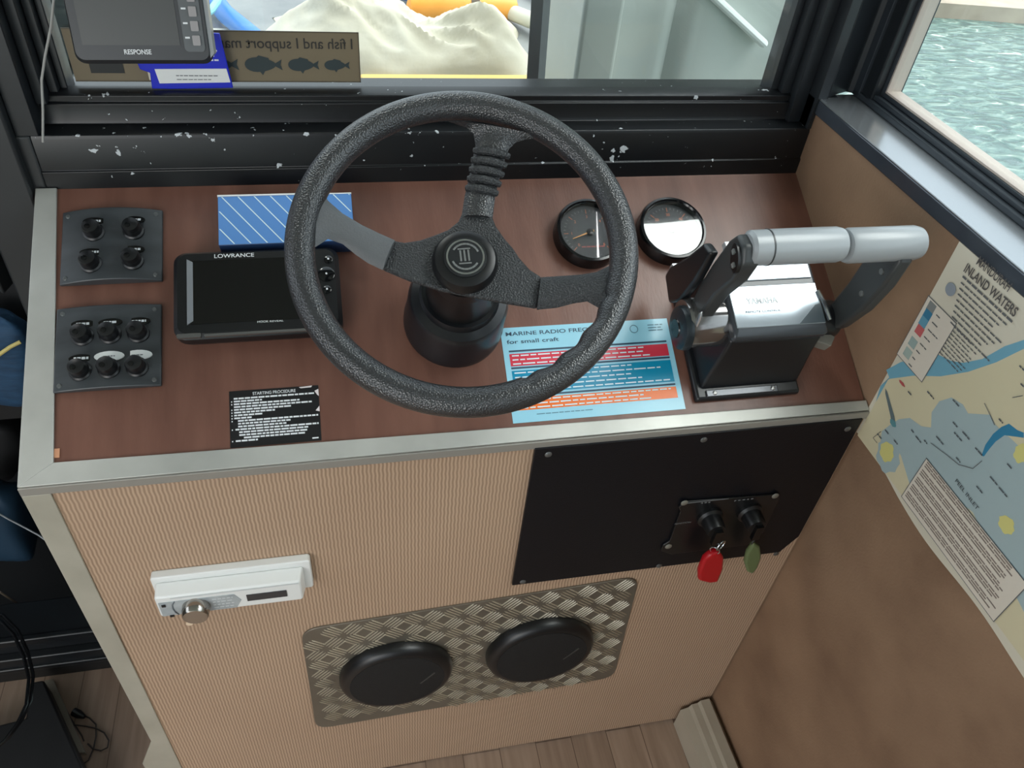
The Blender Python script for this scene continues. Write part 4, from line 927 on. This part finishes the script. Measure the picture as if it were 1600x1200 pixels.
# ------------------------------------------------------------ foredeck seen through the windscreen
dk = MB(); dk.prism([(-1.2, .43), (1.25, .43), (1.25, 1.0), (1.05, 2.2), (.6, 3.2), (-.6, 3.2), (-1.2, 2.0)], -.16, -.10); 
struct(dk.build('foredeck', mat('pale_grey_deck', (150, 152, 150), .6, rgb2=(120, 124, 126), nscale=6)))
MB_ = MB(); MB_.box(-.35, .98, 2.06, 2.6, -.0999, -.06); tag(MB_.build('hatch_board', mat('grey_board', (92, 96, 100), .6)), 'dark grey raised hatch board at the far end of the foredeck', 'hatch')
# canvas heap
cv = MB(); nx, ny = 90, 50; g = []
import mathutils.noise as mn
def canvas_h(u, v):
    e = min(1, 4*(u)*(1), 4*(1-u))*min(1, 3*v, 3*(1-v)); e = max(0, e)**.6
    r = 0
    for k, (a, f_, s_) in enumerate(((.040, 3, 1), (.022, 7, 2), (.010, 15, 3))): r += a*(1-abs(mn.noise(Vector((u*f_+.5*v*f_, v*f_*.7, s_))))*2.2)*.8
    ridge = .045*math.exp(-((u-.28)/.10)**2)+.065*math.exp(-((u-.86)/.09)**2)-.030*math.exp(-((u-.62)/.10)**2)
    return e*(.075+r+ridge)
for j in range(ny+1):
    row = []
    for i in range(nx+1):
        u, v = i/nx, j/ny
        x = .20+.66*u+.02*math.sin(v*9); y = 1.30+.42*v*(1-.45*max(0, (u-.45)/.3 if u < .75 else 1-(u-.75)/.2 if u < .95 else 0))+.02*math.sin(u*11)
        row.append(cv.bm.verts.new((x, y, -.0985+canvas_h(u, v))))
    g.append(row)
for j in range(ny):
    for i in range(nx): cv._f([g[j][i], g[j][i+1], g[j+1][i+1], g[j+1][i]])
bot = [g[0][i] for i in range(nx+1)]+[g[j][nx] for j in range(1, ny+1)]+[g[ny][i] for i in range(nx-1, -1, -1)]+[g[j][0] for j in range(ny-1, 0, -1)]
cv._f(bot)
tag(cv.build('canvas_cover', mat('cream_canvas', (214, 210, 194), .85, rgb2=(196, 190, 170), nscale=9, bump=.2, bscale=120), smooth=60), 'crumpled cream canvas cover heaped on the foredeck beyond the windscreen', 'canvas cover')
b = MB(); b.box(.42, .88, 1.215, 1.283, -.0998, -.075); tag(b.build('yellow_board', mat('yellow_board', (232, 196, 118), .5), bevel=.006), 'yellow board lying in front of the cream canvas on the foredeck', 'board')
fb = thing('fender', T(.735, 1.73, -.061), 'orange cylindrical fender lying behind the cream canvas', 'fender')
b = MB(); P_ = frame((0, 0, -1), (0, 1, 0), (1, 0, 0), (0, 0, 0)); b.lathe([(.004, -.16), (.030, -.15), (.038, -.12), (.038, .12), (.030, .15), (.004, .16)], 28, P_); b.build('fender_body', mat('orange_fender', (246, 160, 60), .45, rgb2=(250, 186, 96), nscale=5), fb)
b = MB(); b.ring([(.0395, -.012), (.0395, .012), (.0375, .012), (.0375, -.012)], 28, P_ @ T(0, 0, .03)); b.build('strap', mat('dark_strap', (96, 84, 70), .6), fb)
b = MB(); b.tube([PZ(300, -40, -.05), PZ(328, -10, -.055), PZ(352, 22, -.06), PZ(384, 48, -.06), PZ(420, 78, -.065)], .024, 14); tag(b.build('blue_hose', mat('blue_hose', (52, 122, 200), .4)), 'thick blue hose on the foredeck beside the display unit', 'hose')
b = MB(); b.tube([PZ(316, 26, -.005), PZ(330, 16, -.008), PZ(340, 2, -.012), PZ(344, -16, -.012)], .009, 10); tag(b.build('cyan_rope', mat('pale_cyan_rope', (140, 208, 215), .5)), 'pale cyan rope crossing over the blue hose', 'rope')
b = MB(); b.tube([PZ(600, -40, -.055), PZ(612, -18, -.055), PZ(640, -14, -.055), PZ(655, -36, -.055)], .028, 12); tag(b.build('blue_hose', mat('blue_hose', (52, 122, 200), .4)), 'short blue hose loop behind the orange fender', 'hose')
b = MB(); b.box(-.02, .17, 1.42, 1.60, -.0998, -.085); tag(b.build('white_tray', mat('offwhite_tray', (214, 210, 196), .5), bevel=.006), 'off-white tray on the deck under the blue hose', 'tray')
# curved dark tube with white tube right of the canvas
b = MB(); b.tube([PZ(800, 20, -.07), PZ(836, 34, -.06), PZ(868, 50, -.06), PZ(896, 82, -.07), PZ(912, 128, -.08)], .022, 14); tag(b.build('white_pipe', mat('offwhite_pipe', (205, 204, 188), .5)), 'off-white curved pipe behind the black post on the foredeck', 'pipe')
b = MB(); b.tube([PZ(775, -52, -.065), PZ(830, -26, -.065), PZ(872, -2, -.065), PZ(905, 26, -.065), PZ(925, 60, -.065)], .024, 14); tag(b.build('grey_pipe', mat('grey_pipe', (120, 126, 130), .5)), 'grey curved pipe running beyond the off-white pipe', 'pipe')
b = MB(); b.lathe([(.048, -.0998), (.048, -.080), (.04, -.074), (.0002, -.073)], 36, T(.935, 1.345, 0)); tag(b.build('dark_mat', mat('dark_deck_pad', (70, 76, 84), .6)), 'dark grey round pad on the deck inside the curved pipe', 'pad')
b = MB(); a = PY(836, 140, .62); c = PY(848, -40, .62); b.tube([Vector((a.x, .62, -.10)), a, c, Vector((c.x+.01, .62, .8))], .0150, 4); tag(b.build('deck_post', mat('grey_post', (96, 100, 102), .4)), 'slim dark post standing on the deck outside the windscreen', 'post')
# moulded white upright panel to starboard of the foredeck
MOULD = mat('offwhite_moulding', (186, 192, 184), .45, rgb2=(168, 176, 170), nscale=3)
ym = .80
xa = PY(896, 131, ym).x; xb = PY(956, 131, ym).x
cm = MB(); cm.box(xa, xb, ym, ym+.35, -.0999, .9); struct(cm.build('trim_5', MOULD, bevel=.008, seg=4))
cm = MB(); pts = []
for i in range(41):
    x = xb+.002+(1.38-xb)*i/40; pts.append((x, ym+.03+.010*math.sin((x-xb)*26)*math.exp(-((x-xb)/.35)**2)+.018*math.exp(-((x-xb-.12)/.012)**2)))
cm.prism(pts+[(1.38, ym+.40), (xb+.002, ym+.40)], -.0999, .9)
struct(cm.build('trim_6', MOULD, smooth=50))
a = PY(1108, -12, .80); c = PY(1198, 72, .80)
b = MB(); b.tube([Vector((a.x-.0, .815, a.z)), Vector((c.x, .815, c.z))], .016, 12, squash=.5); struct(b.build('trim_7', mat('white_rail', (214, 220, 214), .4)))

# ------------------------------------------------------------ harbour water and far shore
wt = MB(); wt.box(-60, 60, -40, 80, -1.32, -1.30); wo_ = wt.build('harbour_water', water_material()); struct(wo_)
a = PZ(1440, 26, -1.3); c = PZ(1640, 40, -1.3)
sh = MB(); dirv = (c-a).normalized(); nrm = Vector((-dirv.y, dirv.x, 0))
if nrm.dot(a-CAM) < 0: nrm = -nrm
s0 = a-dirv*8; s1 = c+dirv*8
sh.prism([(s0.x, s0.y), (s1.x, s1.y), (s1.x+nrm.x*.55, s1.y+nrm.y*.55), (s0.x+nrm.x*.55, s0.y+nrm.y*.55)], -1.30, -1.18)
struct(sh.build('trim_8', mat('sand_kerb', (190, 176, 156), .8, rgb2=(160, 146, 130), nscale=3)))
sh = MB(); sh.prism([(s0.x+nrm.x*.55, s0.y+nrm.y*.55), (s1.x+nrm.x*.55, s1.y+nrm.y*.55), (s1.x+nrm.x*5, s1.y+nrm.y*5), (s0.x+nrm.x*5, s0.y+nrm.y*5)], -1.30, -1.15)
struct(sh.build('ground_1', mat('shore_paving', (140, 132, 136), .8, rgb2=(120, 114, 120), nscale=2)))
